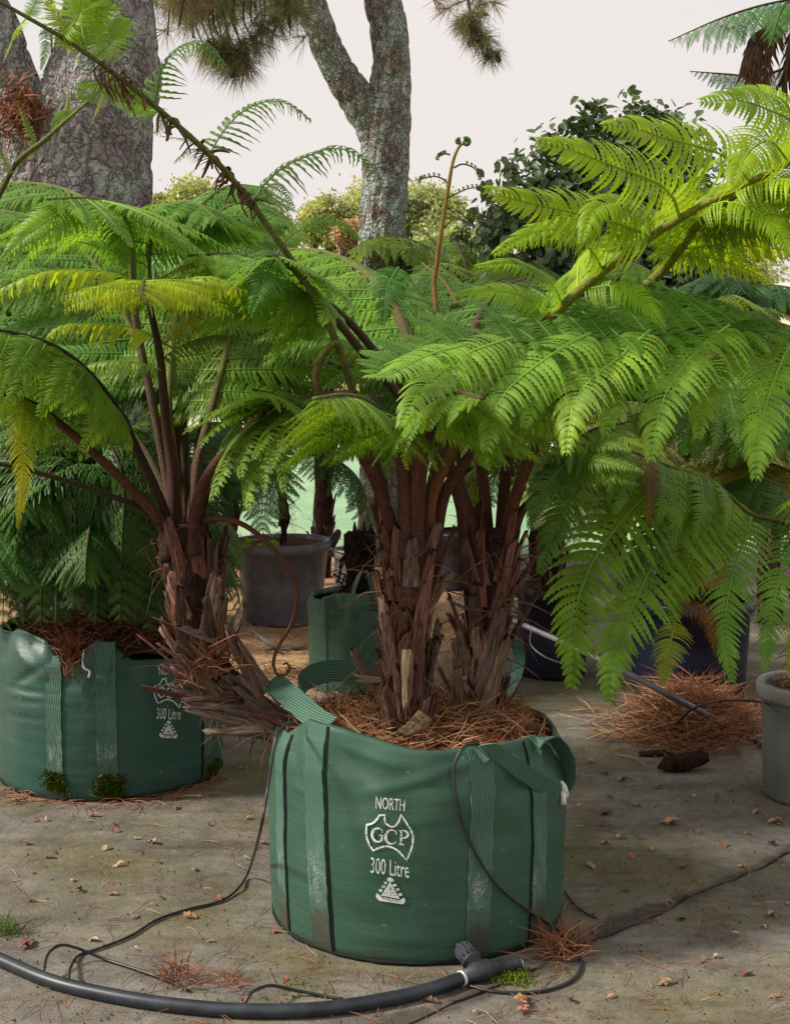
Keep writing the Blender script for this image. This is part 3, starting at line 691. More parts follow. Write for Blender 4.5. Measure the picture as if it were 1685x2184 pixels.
def stick(tr, tree, a, b, r0, r1, col, bow=(0, 0, .01), split=False):
    """a cut leaf stalk sticking out of a trunk: from a to b"""
    off = np.array(tree.location); a = np.array(a); b = np.array(b); d = b - a; L = np.linalg.norm(d); x = d / L
    z = np.array((0, -.75, .65)) - x * x.dot(np.array((0, -.75, .65))); z /= np.linalg.norm(z)
    o = link('leaf_base', STUBS[int(abs(a[0] * 1e4)) % len(STUBS)], tr, col); m = basis(x, z, L, a - off); wd = (r0 + r1) / 2 / (.105 * L)
    for q in range(3): m[q][1] *= wd; m[q][2] *= wd * 1.5
    o.matrix_basis = m; return o
# ------------------------------------------------------------------ planter bags
class Bag:
    def __init__(s, cx, cy, R, rim, back, seed, m, label, wr=1.0):
        s.cx, s.cy, s.R, s.seed, s.wr = cx, cy, R, seed, wr; s.m = m
        pts = []
        for px, py in rim:
            th, z = s.hit(px, py, soft=True); pts.append((th, z))
        pts.sort(); s.creases = []; s.pt = [p[0] for p in pts]; s.pz = [p[1] for p in pts]; s.back = back
        s.root = thing('planter_bag', label, 'planter bag', (cx, cy, 0), 'green woven planter bags')
    def hit(s, px, py, soft=False):
        d = ray(px, py); o = Vector((0, 0, CAMZ)); ax, ay = d.x, d.y; bx, by = o.x - s.cx, o.y - s.cy
        a = ax * ax + ay * ay; b = ax * bx + ay * by; c = bx * bx + by * by - s.R ** 2; q = b * b - a * c
        t = (-b - math.sqrt(max(q, 0))) / a; p = o + d * t
        th = math.atan2(p.y - s.cy, p.x - s.cx); return (th if th < math.pi / 2 else th - 2 * math.pi), p.z
    def H(s, th):
        th = (th + 1.5 * math.pi) % (2 * math.pi) - 1.5 * math.pi      # -270..90 deg
        X = [-1.5 * math.pi] + s.pt + [.5 * math.pi]; Z = [s.back] + s.pz + [s.back]
        return float(np.interp(th, X, Z))
    def r(s, th, z):
        k = z / s.H(th); c, n = math.cos(th), math.sin(th)
        p = np.interp(k, [0, .04, .15, .5, .8, .93, 1, 1.3], [.975, .992, 1.0, 1.012, 1.0, .975, .945, .9])
        top = max(0, min(1, (k - .55) / .4))
        w = noise.noise((c * 2.2 + s.seed, n * 2.2, z * 13)) * (.0018 + .009 * top) + noise.noise((c * 4 + s.seed, n * 4, z * 4 + 3)) * (.003 + .013 * top) + noise.noise((c * 1.1, n * 1.1 + s.seed, z * 34)) * .0010
        for (t0, z0), (t1, z1), am, wd in s.creases:
            dx, dz = (t1 - t0) * s.R, z1 - z0; px_, pz_ = (th - t0) * s.R, z - z0; l2 = dx * dx + dz * dz; u = (px_ * dx + pz_ * dz) / l2
            if -.1 < u < 1.1: dd = (px_ * dz - pz_ * dx) / math.sqrt(l2); w += .65 * am * math.exp(-(dd / wd) ** 2) * max(0, math.sin(math.pi * min(1, max(0, u * .8 + .1))))
        return s.R * p + w * s.wr
    def pt3(s, th, z, off=0): r = s.r(th, z) + off; return np.array((s.cx + r * math.cos(th), s.cy + r * math.sin(th), z))
    def body(s, soil=.5):
        na, nz_ = 200, 56; V = []; off = (s.cx, s.cy, 0)
        for k in range(nz_ + 3):
            for j in range(na):
                th = 2 * math.pi * j / na - 1.5 * math.pi; h = s.H(th)
                if k <= nz_: V.append(s.pt3(th, h * k / nz_))
                elif k == nz_ + 1: V.append(s.pt3(th, h, -.010) + np.array((0, 0, .003)))
                else: V.append(s.pt3(th, h - .03, -.016))
        F = [(k * na + j, k * na + (j + 1) % na, (k + 1) * na + (j + 1) % na, (k + 1) * na + j) for k in range(nz_ + 2) for j in range(na)]
        V = np.array(V) - off
        link('bag_body', mesh('bag_body', V, F, M[s.m]), s.root)
        LV = []
        for k in range(6):
            for j in range(na // 2):
                th = 4 * math.pi * j / na - 1.5 * math.pi; h = s.H(th); z = h - .02 - (h - soil + .03) * k / 5; LV.append(s.pt3(th, z, -.02) - off)
        nh = na // 2; link('liner', mesh('liner', LV, [(k * nh + j, k * nh + (j + 1) % nh, (k + 1) * nh + (j + 1) % nh, (k + 1) * nh + j) for k in range(5) for j in range(nh)], M['liner']), s.root)
        SV = []; rings = 16                                     # mulch surface
        for k in range(rings + 1):
            for j in range(60):
                th = 2 * math.pi * j / 60; q = (s.R * .955) * k / rings; x, y = q * math.cos(th), q * math.sin(th)
                SV.append((x, y, soil + .05 * (1 - (k / rings) ** 2) + .028 * noise.noise((x * 7 + s.seed, y * 7, 1)) + .012 * noise.noise((x * 30, y * 30, 4))))
        link('mulch', mesh('mulch', SV, [(k * 60 + j, k * 60 + (j + 1) % 60, (k + 1) * 60 + (j + 1) % 60, (k + 1) * 60 + j) for k in range(rings) for j in range(60)], M['mulch']), s.root)
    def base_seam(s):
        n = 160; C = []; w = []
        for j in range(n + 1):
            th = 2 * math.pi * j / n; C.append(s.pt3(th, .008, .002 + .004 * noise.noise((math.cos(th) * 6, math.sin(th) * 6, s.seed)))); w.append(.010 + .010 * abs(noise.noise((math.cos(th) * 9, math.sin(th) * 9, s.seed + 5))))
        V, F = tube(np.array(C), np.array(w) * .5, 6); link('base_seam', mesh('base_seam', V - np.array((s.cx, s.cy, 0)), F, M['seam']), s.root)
    def loop(s, C, Wd, w=.066, name='handle_loop', frac=.9, m='web', zfrac=None, th=.004):
        C = np.asarray(C, float); V, F = ribbon(C, Wd, w, th); me = mesh(name, V - np.array((s.cx, s.cy, 0)), F, M[m], False)
        if m == 'web':
            n = len(C); al = np.concatenate([[0], np.cumsum(np.linalg.norm(np.diff(C, axis=0), axis=1))])
            at = me.attributes.new('uvw', 'FLOAT_VECTOR', 'POINT'); fr = np.full(n, frac) if zfrac is None else zfrac
            at.data.foreach_set('vector', np.stack([np.tile([0, 1, 1, 0], n) , np.repeat(al, 4), np.repeat(fr, 4)], 1).astype(np.float32).ravel())
        return link(name, me, s.root)
    def strap(s, px, py, w=.066, seam=None, lean=0.0):
        th, z0 = s.hit(px, py); n = 44
        zz = [s.H(th) * k / (n - 1) for k in range(n)]
        C = [s.pt3(th + lean * (z - z0), z, .0035) for z in zz]
        W_ = [np.array((-math.sin(th), math.cos(th), 0))] * n
        s.loop(C, np.array(W_), w, 'strap', zfrac=np.array(zz) / s.H(th))
        if seam is not None:
            t2 = th + seam * (w / 2 + .005) / s.R
            s.loop([s.pt3(t2 + lean * (z - z0), z, .003) for z in zz], np.array(W_), .005, 'seam', m='seam', th=.003)
        return th
    def decal(s, polys, m, name='print', off=.0035):
        """flat print wrapped on the bag: polygons given in measured photo points"""
        V = []; F = []
        for pts, faces in polys:
            b = len(V)
            for x, y in pts:
                th, z = s.hit(x, y); V.append(s.pt3(th, z, off) - np.array((s.cx, s.cy, 0)))
            F += [tuple(i + b for i in f) for f in faces]
        return link(name, mesh(name, V, F, M[m], False), s.root)
def stroke(pts, w):
    p = np.array(pts, float); T = np.gradient(p, axis=0); T /= np.linalg.norm(T, axis=1)[:, None] + 1e-9; n = np.stack([-T[:, 1], T[:, 0]], 1)
    w = np.broadcast_to(w, len(p))[:, None] / 2; V = np.concatenate([p - n * w, p + n * w]); k = len(p)
    return [tuple(v) for v in V], [(i, i + 1, k + i + 1, k + i) for i in range(k - 1)]
def text_poly(s, quad, squeeze=1.0):
    """built-in font outline fitted to the quad TL, BL, BR, TR"""
    cu = bpy.data.curves.new('t', 'FONT'); cu.body = s; cu.resolution_u = 3
    o = bpy.data.objects.new('t', cu); COL.objects.link(o); bpy.context.view_layer.update()
    me = bpy.data.meshes.new_from_object(o.evaluated_get(bpy.context.evaluated_depsgraph_get()))
    V = np.array([v.co[:2] for v in me.vertices]); F = [tuple(p.vertices) for p in me.polygons]
    bpy.data.objects.remove(o); bpy.data.curves.remove(cu); bpy.data.meshes.remove(me)
    V = (V - V.min(0)) / (V.max(0) - V.min(0)); q = [np.array(p, float) for p in quad]
    u, v = V[:, :1], V[:, 1:]
    return [tuple(p) for p in (q[0] * (1 - u) * v + q[1] * (1 - u) * (1 - v) + q[2] * u * (1 - v) + q[3] * u * v)], F
def bag_print():
    Q = lambda pts: [(740.8 + x / 7.383, 1650.1 + y / 7.383) for x, y in pts]
    arc = lambda cx, cy, rx, ry, a0, a1, n=26: [(cx + rx * math.cos(R_(a0 + (a1 - a0) * i / (n - 1))), cy - ry * math.sin(R_(a0 + (a1 - a0) * i / (n - 1)))) for i in range(n)]
    out = [text_poly('NORTH', Q([(455, 352), (452, 540), (900, 585), (908, 408)])), text_poly('300 Litre', Q([(388, 1292), (380, 1545), (975, 1628), (975, 1372)]))]
    def st(pts, w): v, f = stroke(pts, w); out.append((Q(v), f))
    ol = [(325, 785), (400, 770), (450, 735), (490, 685), (515, 642), (600, 635), (597, 700), (620, 760), (665, 800), (720, 820), (770, 800), (815, 740), (848, 640), (905, 720), (960, 800), (1010, 890), (1035, 980), (1030, 1100), (1000, 1200), (965, 1280), (940, 1345), (880, 1275), (810, 1200), (730, 1150), (650, 1125), (570, 1130), (490, 1160), (425, 1192), (370, 1110), (325, 1000), (315, 900), (325, 785), (400, 770)]
    st(ol, 30)
    thick = lambda n, a, b: [a + (b - a) * math.sin(math.pi * i / (n - 1)) for i in range(n)]
    st(arc(500, 945, 92, 108, 38, 318), thick(26, 14, 44)); st([(553, 950), (553, 1040)], 32); st([(515, 945), (585, 950)], 14); st([(562, 870), (562, 915)], 16)
    st(arc(706, 978, 92, 110, 38, 318), thick(26, 14, 44)); st([(776, 895), (776, 945)], 16)
    st([(852, 885), (850, 1100)], 34); st([(818, 882), (870, 886)], 15); st([(815, 1096), (900, 1104)], 15)
    st(arc(865, 942, 92, 62, 92, -92, 20), thick(20, 14, 40))
    out.append((Q([(680, 1690), (538, 1908), (832, 1965)]), [(0, 1, 2)]))
    sw = [(480, 1868), (456, 1905), (468, 1955), (515, 1992), (690, 2022), (870, 2046), (908, 2020), (914, 1970), (884, 1940), (835, 1985), (690, 1958), (545, 1932)]
    out.append((Q(sw), [(0, 1, 2, 3, 11), (3, 4, 10, 11), (4, 5, 9, 10), (5, 6, 7, 8, 9)]))
    out.append((Q([(628, 1660), (640, 1625), (688, 1614), (730, 1642), (743, 1682), (700, 1692), (660, 1684)]), [tuple(range(7))]))
    for x, y, sg in ((612, 1712, -1), (575, 1774, -1), (531, 1834, -1), (750, 1742, 1), (792, 1812, 1), (838, 1888, 1)):
        out.append((Q([(x - 28, y - 22 + sg * 6), (x - 22, y + 22 - sg * -8), (x + 28, y + 18 + sg * 2), (x + 26, y - 24 - sg * -4)]), [(0, 1, 2, 3)]))
    ink = [text_poly('WARNING', Q([(548, 1938), (546, 1962), (826, 2008), (828, 1982)]))]
    for y in (1800, 1845, 1890): v, f = stroke([(690 - (y - 1700) * .38, y + 4), (690 + (y - 1700) * .42, y + 18)], 5); ink.append((Q(v), f))
    return out, ink
PR, INK = bag_print()
def hang(c0, c1, n=20, *mid): return crom([np.array(q) for q in (c0, *mid, c1)], n)

# ---- the main bag
bF = G(885, 2063); R1 = .428
B1 = Bag(bF.x * (bF.y + R1) / bF.y + .005, bF.y + R1, R1, [(586, 1580), (604, 1562), (640, 1540), (690, 1552), (726, 1564), (794, 1586), (878, 1606), (963, 1610), (1013, 1602), (1089, 1591), (1161, 1576), (1196, 1590)], .555, 2.0, 'bag',
         'big green woven bag in front holding the fern trunks, white print facing the camera')
B1.creases = [(B1.hit(*a), B1.hit(*b), am, wd) for a, b, am, wd in (((1030, 1618), (770, 1694), .012, .014), ((700, 1585), (800, 1672), -.010, .016), ((635, 1560), (655, 1640), .012, .014), ((610, 1570), (640, 1650), -.010, .012), ((740, 1600), (860, 1640), .008, .012), ((1060, 1640), (1180, 1700), -.006, .014), ((600, 1640), (660, 1700), .008, .012), ((900, 1640), (1000, 1720), .005, .016), ((720, 1760), (980, 1740), .004, .012), ((1060, 1700), (1140, 1800), .004, .014), ((730, 1980), (980, 2010), .004, .018))]
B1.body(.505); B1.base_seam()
th1 = B1.strap(604, 1800, .05, 1); th2 = B1.strap(678, 1800, .066, 1, lean=-.10); th3 = B1.strap(1022, 1850, .068, None, lean=.05); th4 = B1.strap(1148, 1800, .062, -1)
B1.decal(PR, 'print'); B1.decal(INK, 'ink', 'lettering', .0045)
Pn = lambda x, y, Y: np.array(P(x, y, Y))
y1 = B1.cy
# left webbing end that sticks up from the rim
B1.loop(hang(Pn(700, 1548, y1 - .30), Pn(578, 1450, y1 + .06), 20, Pn(668, 1528, y1 - .2), Pn(625, 1490, y1 - .08)), np.array((.45, .75, .55)), .068)
# standing loop behind it
B1.loop(hang(Pn(640, 1492, y1 + .30), Pn(806, 1500, y1 + .40), 24, Pn(655, 1450, y1 + .30), Pn(700, 1432, y1 + .32), Pn(750, 1436, y1 + .36), Pn(790, 1465, y1 + .40)), np.array((.05, .5, .95)), .07)
# right loop pulled over to the tie
a0 = B1.pt3(th3, B1.H(th3) - .02, .006)
tie = Pn(1196, 1690, y1 - .16)
B1.loop(hang(a0, tie, 26, a0 + np.array((.02, -.012, .022)), Pn(1062, 1606, y1 - .385), Pn(1115, 1645, y1 - .36), Pn(1160, 1675, y1 - .27)), np.array((.25, -.3, .95)), .046)
b0 = B1.pt3(th4, B1.H(th4) - .02, .006)
B1.loop(hang(b0, tie + np.array((0, .01, .004)), 26, b0 + np.array((.012, -.01, .02)), Pn(1178, 1572, y1 - .22), Pn(1207, 1610, y1 - .16), Pn(1214, 1655, y1 - .14), Pn(1207, 1682, y1 - .15)), np.array((.55, -.75, .25)), .058)
tb = MB(); tb.add(*tube(crom([tie + np.array(q) for q in ((-.020, .0, .028), (.0, -.02, .03), (.012, -.012, .0), (.006, .0, -.012), (-.01, .012, .002), (-.022, .004, .026))], 26), .0045, 6, 2.2))
tb.add(*tube([tie + np.array((.004, -.012, .01)), tie + np.array((.006, -.016, -.028))], [.007, .010], 6)); tb.build('cable_tie', M['white'], B1.root, off=(B1.cx, B1.cy, 0))
# loose flap behind the right trunk
B1.loop(hang(Pn(1100, 1362, y1 + .30), Pn(1118, 1562, y1 + .22), 22, Pn(1108, 1410, y1 + .31), Pn(1092, 1470, y1 + .30), Pn(1080, 1520, y1 + .28), Pn(1095, 1550, y1 + .25)), np.array((.9, -.5, .1)), .038, 'loose_flap', m='bag_blue')
def needles(name, label, cat, n, fn, seed, L=(.07, .2), w=.0016, m='needle', parent=None, off=(0, 0, 0), lift=.03, flat_=.35, clip=None):
    r = random.Random(seed); V = []; F = []
    for i in range(n):
        p = np.array(fn(r), float) - np.array(off); a = r.uniform(0, 6.283); el = r.gauss(.05, flat_); l = r.uniform(*L)
        d = np.array((math.cos(a) * math.cos(el), math.sin(a) * math.cos(el), abs(math.sin(el)) * .9)); s = np.array((-d[1], d[0], 0)); s /= np.linalg.norm(s) + 1e-9; s *= w * r.uniform(.7, 1.3)
        bw = np.array((-d[1], d[0], 0)) * r.uniform(-.12, .12) * l; b = len(V); u = np.array((0, 0, w * 1.2))
        m_ = p + d * l * .5 + bw + np.array((0, 0, r.uniform(0, .012))); e = p + d * l
        if clip and max(math.hypot(e[0] + off[0] - clip[0], e[1] + off[1] - clip[1]), math.hypot(m_[0] + off[0] - clip[0], m_[1] + off[1] - clip[1])) > clip[2]: continue
        V += [p - s, p + u, p + s, m_ - s, m_ + u, m_ + s, e]; F += [(b, b + 1, b + 4, b + 3), (b + 1, b + 2, b + 5, b + 4), (b + 3, b + 4, b + 6), (b + 4, b + 5, b + 6)]
    o = link(name, mesh(name, V, F, M[m], False), parent); o['kind'] = 'stuff'
    if label: prop(o, label, cat)
    return o
def in_bag(B, z, rmax=.93):
    def f(r):
        a = r.uniform(0, 6.283); q = B.R * rmax * math.sqrt(r.random()); return (B.cx + q * math.cos(a), B.cy + q * math.sin(a), z + .04 * (1 - (q / B.R) ** 2) + r.uniform(-.01, .025))
    return f
needles('needle_mulch', None, None, 2200, in_bag(B1, .505), 41, clip=(B1.cx, B1.cy, R1 * .93), parent=B1.root, off=(B1.cx, B1.cy, 0))
needles('needle_mulch', None, None, 360, in_bag(B1, .515), 42, clip=(B1.cx, B1.cy, R1 * .93), m='needle_pale', parent=B1.root, off=(B1.cx, B1.cy, 0), w=.0024)

# ---- the left bag
bF = G(242, 1712); R2 = .428
B2 = Bag(bF.x * (bF.y + R2) / bF.y, bF.y + R2, R2, [(6, 1352), (18, 1345), (40, 1350), (91, 1371), (109, 1400), (134, 1409), (160, 1418), (172, 1424), (182, 1385), (213, 1370), (240, 1380), (274, 1405), (292, 1413), (322, 1409), (400, 1405), (470, 1410)], .56, 7.0, 'bag_blue',
         'green woven bag at the left with mossy straps, print half hidden', 1.25)
B2.creases = [(B2.hit(*a), B2.hit(*b), am, wd) for a, b, am, wd in (((20, 1370), (90, 1440), .014, .016), ((100, 1420), (30, 1460), -.012, .014), ((10, 1460), (110, 1480), -.010, .010), ((20, 1490), (120, 1500), -.008, .009), ((10, 1520), (100, 1535), -.007, .009), ((180, 1430), (330, 1440), -.008, .012), ((240, 1400), (230, 1470), .012, .014), ((160, 1430), (280, 1460), .008, .012), ((280, 1470), (420, 1450), -.006, .012))]
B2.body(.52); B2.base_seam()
B2.strap(117, 1550, .062); B2.strap(228, 1550, .072); B2.strap(441, 1550, .06, -1)
TX = lambda polys: [([(357 + (x - 832) * .63, 1418 + (y - 1697) * .685 - (x - 832) * .07) for x, y in v], f) for v, f in polys]
B2.decal(TX(PR), 'print'); B2.decal(TX(INK), 'ink', 'lettering', .0045)
needles('needle_mulch', None, None, 700, in_bag(B2, .53), 43, clip=(B2.cx, B2.cy, R2 * .92), parent=B2.root, off=(B2.cx, B2.cy, 0))
def spill(r): t = r.random(); c = P(r.gauss(148, 16), 1370 + 75 * t + r.gauss(0, 6), B2.cy - R2 * (.93 + .1 * t)); return c
needles('needle_spill', None, None, 110, spill, 44, (.05, .14), parent=B2.root, off=(B2.cx, B2.cy, 0), flat_=.9)
rg = np.random.default_rng(3)
for px, w_, h_ in ((119, 20, 42), (236, 34, 50), (455, 12, 40)):            # moss on the strap feet
    V = []; F = []
    for k in range(900):
        x = px + rg.normal() * w_ * .5; y0 = 1700 - ((x - 239) / 239) ** 2 * 48; y = y0 - abs(rg.normal()) * h_ * .55 - 2
        if y < y0 - h_: continue
        th, z = B2.hit(x, y); c = B2.pt3(th, max(z, .004), .004) - np.array((B2.cx, B2.cy, 0)); d = rg.normal(size=3) * .5 + np.array((math.cos(th), math.sin(th), .2)); d /= np.linalg.norm(d); s = np.cross(d, rg.normal(size=3)); s *= .005 / np.linalg.norm(s)
        b = len(V); V += [c - s, c + s, c + d * .012]; F.append((b, b + 1, b + 2))
    o = link('moss', mesh('moss', V, F, M['moss'], False), B2.root); o['kind'] = 'stuff'
# torn pale edge
V, F = ribbon(crom([B2.pt3(B2.hit(x, y)[0], B2.hit(x, y)[1], .006) for x, y in ((178, 1388), (175, 1410), (180, 1424), (192, 1432), (190, 1445))], 16), np.array((1, 0, .2)), .008, .002)
link('torn_edge', mesh('torn_edge', V - np.array((B2.cx, B2.cy, 0)), F, M['white']), B2.root)

# ---- tall narrow bag in the middle distance
bF = G(755, 1484)
B3 = Bag(bF.x * (bF.y + .215) / bF.y, bF.y + .215, .215, [(674, 1282), (690, 1274), (720, 1268), (755, 1268), (790, 1270), (835, 1280)], .46, 12.0, 'bag', 'smaller green planter bag with a looped handle standing behind the front bag', 1.4)
B3.body(.40)
h0 = Pn(748, 1282, B3.cy - .2); B3.loop(hang(h0, Pn(800, 1290, B3.cy - .19), 22, Pn(757, 1250, B3.cy - .2), Pn(768, 1222, B3.cy - .16), Pn(782, 1220, B3.cy - .14), Pn(793, 1250, B3.cy - .17)), np.array((.6, -.7, .2)), .026)
V = np.array([B3.pt3(B3.hit(700, 1400)[0], z, .003) for z in np.linspace(.01, .44, 20)])
B3.loop(V, np.array((1, 0, 0)), .012, 'seam', m='bag')
# dead black trunk in it
st = thing('dead_trunk', 'charred black dead fern trunk standing in the smaller green bag', 'dead trunk', P(766, 1290, B3.cy))
tb = MB(); Cs = crom([P(768, 1300, B3.cy), P(768, 1200, B3.cy), P(768, 1135, B3.cy)], 14); V, F = noisy_tube(Cs, [.075, .07, .062], 20, .012, 18, 5); tb.add(V, F)
for k in range(16):
    a = k * .393; x = 768 + 27 * math.cos(a); Y = B3.cy + .06 * math.sin(a); tb.add(*tube([P(x, 1180, Y), P(x + rr.uniform(-3, 3), 1140, Y), P(x + rr.uniform(-3, 3), 1112 + rr.uniform(0, 26), Y)], [.016, .014, .004], 5))
M['char'] = plain('charred_wood', (.014, .010, .010), .95, .1, 40, .6, 1, .01)
tb.build('trunk', M['char'], st, off=st.location)
tr_ = MB()
for k in range(26):
    x, y = rr.uniform(720, 760), rr.uniform(1170, 1270); tr_.add(*tube([P(x, y, B3.cy - .12), P(x + rr.uniform(-14, 14), y + rr.uniform(-30, 10), B3.cy - .14), P(x + rr.uniform(-22, 22), y + rr.uniform(-40, 20), B3.cy - .1)], [.006, .005, .003], 5))
o = tr_.build('root_fibre', M['core'], st, off=st.location); o['kind'] = 'stuff'

# ------------------------------------------------------------------ plastic pots
def pot(label, px, base, rim, wt, wb, m, lip=.022, handles=False, soil='mulch', fill=.06):
    f = G(px, base); zc = f.y * .993 + .2; Rb = wb / 2 / FPX * zc; Rt = wt / 2 / FPX * zc; Y = f.y + Rb; x = P(px, base, Y).x; H = P(px, rim, Y - Rt).z
    t = thing('plant_pot', label, 'plant pot', (x, Y, 0), 'plastic plant pots')
    q = Rt - lip; pr = [(Rb * .9, 0), (Rb * .985, .004), (Rb, .018), (Rb + (q - Rb) * .5, H * .48), (q - .001, H - .062), (q + lip * .75, H - .056), (Rt, H - .048), (Rt + .002, H - .012), (Rt - .006, H), (q - .008, H - .002), (q - .014, H - .03), (q - .02, H - fill - .02)]
    tb = MB(); tb.add(*lathe(pr, 72)); tb.add([(Rb * .9 * math.cos(a), Rb * .9 * math.sin(a), .0) for a in np.linspace(0, 2 * math.pi, 24, endpoint=False)], [tuple(range(24))[::-1]]); tb.build('pot_body', M[m], t)
    V = [(0, 0, H - fill + .02)]; F = []
    for k in range(1, 9):
        for j in range(36):
            a = j * math.pi / 18; r = (q - .015) * k / 8; V.append((r * math.cos(a), r * math.sin(a), H - fill + .02 * (1 - k / 8) + .014 * noise.noise((r * math.cos(a) * 9, r * math.sin(a) * 9, px))))
    F = [(0, 1 + j, 1 + (j + 1) % 36) for j in range(36)] + [(1 + k * 36 + j, 1 + (k + 1) * 36 + j, 1 + (k + 1) * 36 + (j + 1) % 36, 1 + k * 36 + (j + 1) % 36) for k in range(7) for j in range(36)]
    link('mulch', mesh('mulch', V, F, M[soil]), t)
    needles('needle_mulch', None, None, 160, lambda r: (lambda a, k: (k * q * .95 * math.cos(a), k * q * .95 * math.sin(a), H - fill + .01 + r.uniform(0, .03)))(r.uniform(0, 6.28), math.sqrt(r.random())), int(px), (.05, .16), parent=t)
    if handles:
        for a in (R_(188), R_(8)):
            c, s = math.cos(a), math.sin(a); u = np.array((c, s, 0)); w = np.array((-s, c, 0)); b = u * (Rt - .004)
            C = crom([b - w * .055 + np.array((0, 0, H - .045)), b - w * .055 + u * .035 + np.array((0, 0, H + .02)), b + u * .045 + np.array((0, 0, H + .045)), b + w * .055 + u * .035 + np.array((0, 0, H + .02)), b + w * .055 + np.array((0, 0, H - .045))], 18)
            V, F = tube(C, .011, 8, 1.5); link('handle', mesh('handle', V, F, M['fit']), t)
    for a in np.arange(6) * 1.047 + .4:                            # drainage holes as dark recessed cups
        c, s = math.cos(a), math.sin(a); r = Rb * 1.004
        V = [(r * c - s * dx, r * s + c * dx, .028 + dz) for dx, dz in ((-.014, -.012), (.014, -.012), (.014, .012), (-.014, .012))]; link('drain_hole', mesh('drain_hole', V + [(v[0] * .97, v[1] * .97, v[2]) for v in V], [(4, 5, 6, 7), (0, 1, 5, 4), (1, 2, 6, 5), (2, 3, 7, 6), (3, 0, 4, 7)], M['liner'], False), t)
    return t, Vector((x, Y, H)), q
P_grey, cg, qg = pot('big grey pot with two rim handles on the sandy ground, a fern growing in it', 604, 1340, 1166, 216, 166, 'pot', handles=True)
P_nv, cn, qn = pot('dark navy pot half hidden between the right trunk and the hanging frond', 1176, 1453, 1262, 172, 148, 'pot_navy')
P_nv2, cn2, qn2 = pot('largest dark pot with a needle heap at its foot, behind the hanging frond', 1466, 1512, 1296, 282, 244, 'pot_navy')
P_r, cr_, qr = pot('faded grey pot cut off by the right edge of the picture', 1722, 1728, 1482, 236, 196, 'pot_light', lip=.018)
P_b, cb_, qb = pot('dark blue pot standing far back between the two fern trunks', 985, 1262, 1140, 134, 112, 'pot_navy')
P_s, cs_, qs = pot('small pale grey pot behind the charred trunk', 752, 1250, 1176, 92, 76, 'pot_light', handles=True)
# ------------------------------------------------------------------ the three tree ferns of the front bag
yA, yB, yC = B1.cy - .10, B1.cy + .14, B1.cy + .12
GRP = 'tree fern trunks rooted in the front bag'
def Ps(*pts): return [np.array(P(*p)) for p in pts]
A = thing('tree_fern', 'tree fern with the central upright shaggy trunk in the front bag', 'tree fern', P(868, 1600, yA), GRP)
trA = fern_trunk(A, crom(Ps((866, 1612, yA), (866, 1500, yA), (864, 1380, yA), (868, 1250, yA), (866, 1120, yA)), 40), [.064, .056, .055, .060, .066], 105, 1, .12, .27)
B = thing('tree_fern', 'tree fern with the right-hand trunk and a woolly open crown in the front bag', 'tree fern', P(1030, 1560, yB), GRP)
trB = fern_trunk(B, crom(Ps((1028, 1570, yB), (1030, 1460, yB), (1036, 1340, yB), (1046, 1240, yB), (1054, 1160, yB)), 36), [.048, .046, .052, .062, .068], 72, 2, .12, .25)
Ct = thing('tree_fern', 'tree fern whose trunk lies over the front bag left rim and bends upright', 'tree fern', P(610, 1560, yC), GRP)
trC = fern_trunk(Ct, crom(Ps((640, 1570, yC - .1), (585, 1545, yC - .06), (520, 1510, yC), (462, 1462, yC + .04), (430, 1385, yC + .08), (416, 1290, yC + .1), (402, 1200, yC + .1), (396, 1120, yC + .1)), 48), [.04, .046, .055, .064, .068, .074, .076, .070], 105, 3, .10, .24)
# split pale stalk and cut stubs that stand out
pale = (.42, .30, .19); mid = (.19, .125, .09); dk = (.11, .065, .05)
f = yA - .10
stick(trA, A, P(868, 1385, f), P(866, 1512, f - .02), .012, .009, pale); stick(trA, A, P(876, 1390, f), P(872, 1500, f - .015), .006, .006, (.3, .2, .13))
stick(trA, A, P(905, 1530, f + .01), P(850, 1582, f - .06), .020, .024, (.2, .13, .08)); stick(trA, A, P(800, 1460, yA - .02), P(738, 1378, yA - .06), .016, .015, mid)
stick(trA, A, P(905, 1310, yA + .02), P(965, 1228, yA + .05), .016, .017, (.26, .17, .10)); stick(trA, A, P(878, 1250, f + .02), P(884, 1142, f + .02), .020, .018, (.15, .105, .09))
stick(trA, A, P(905, 1240, f + .05), P(938, 1118, f + .05), .020, .018, mid); stick(trA, A, P(812, 1450, f + .03), P(752, 1444, f - .02), .007, .006, pale); stick(trA, A, P(806, 1452, f + .02), P(756, 1456, f - .03), .006, .005, pale)
g = yB - .10
stick(trB, B, P(1030, 1480, g), P(1075, 1290, g - .02), .030, .016, (.15, .10, .085)); stick(trB, B, P(1030, 1560, g - .01), P(1090, 1350, g - .01), .022, .018, (.22, .15, .11)); stick(trB, B, P(985, 1440, g + .03), P(975, 1340, g + .02), .022, .018, mid)
stick(trB, B, P(975, 1560, g + .03), P(975, 1420, g), .024, .018, mid); stick(trB, B, P(1000, 1300, g + .05), P(950, 1285, yA + .05), .007, .008, (.24, .2, .17))
h = yC
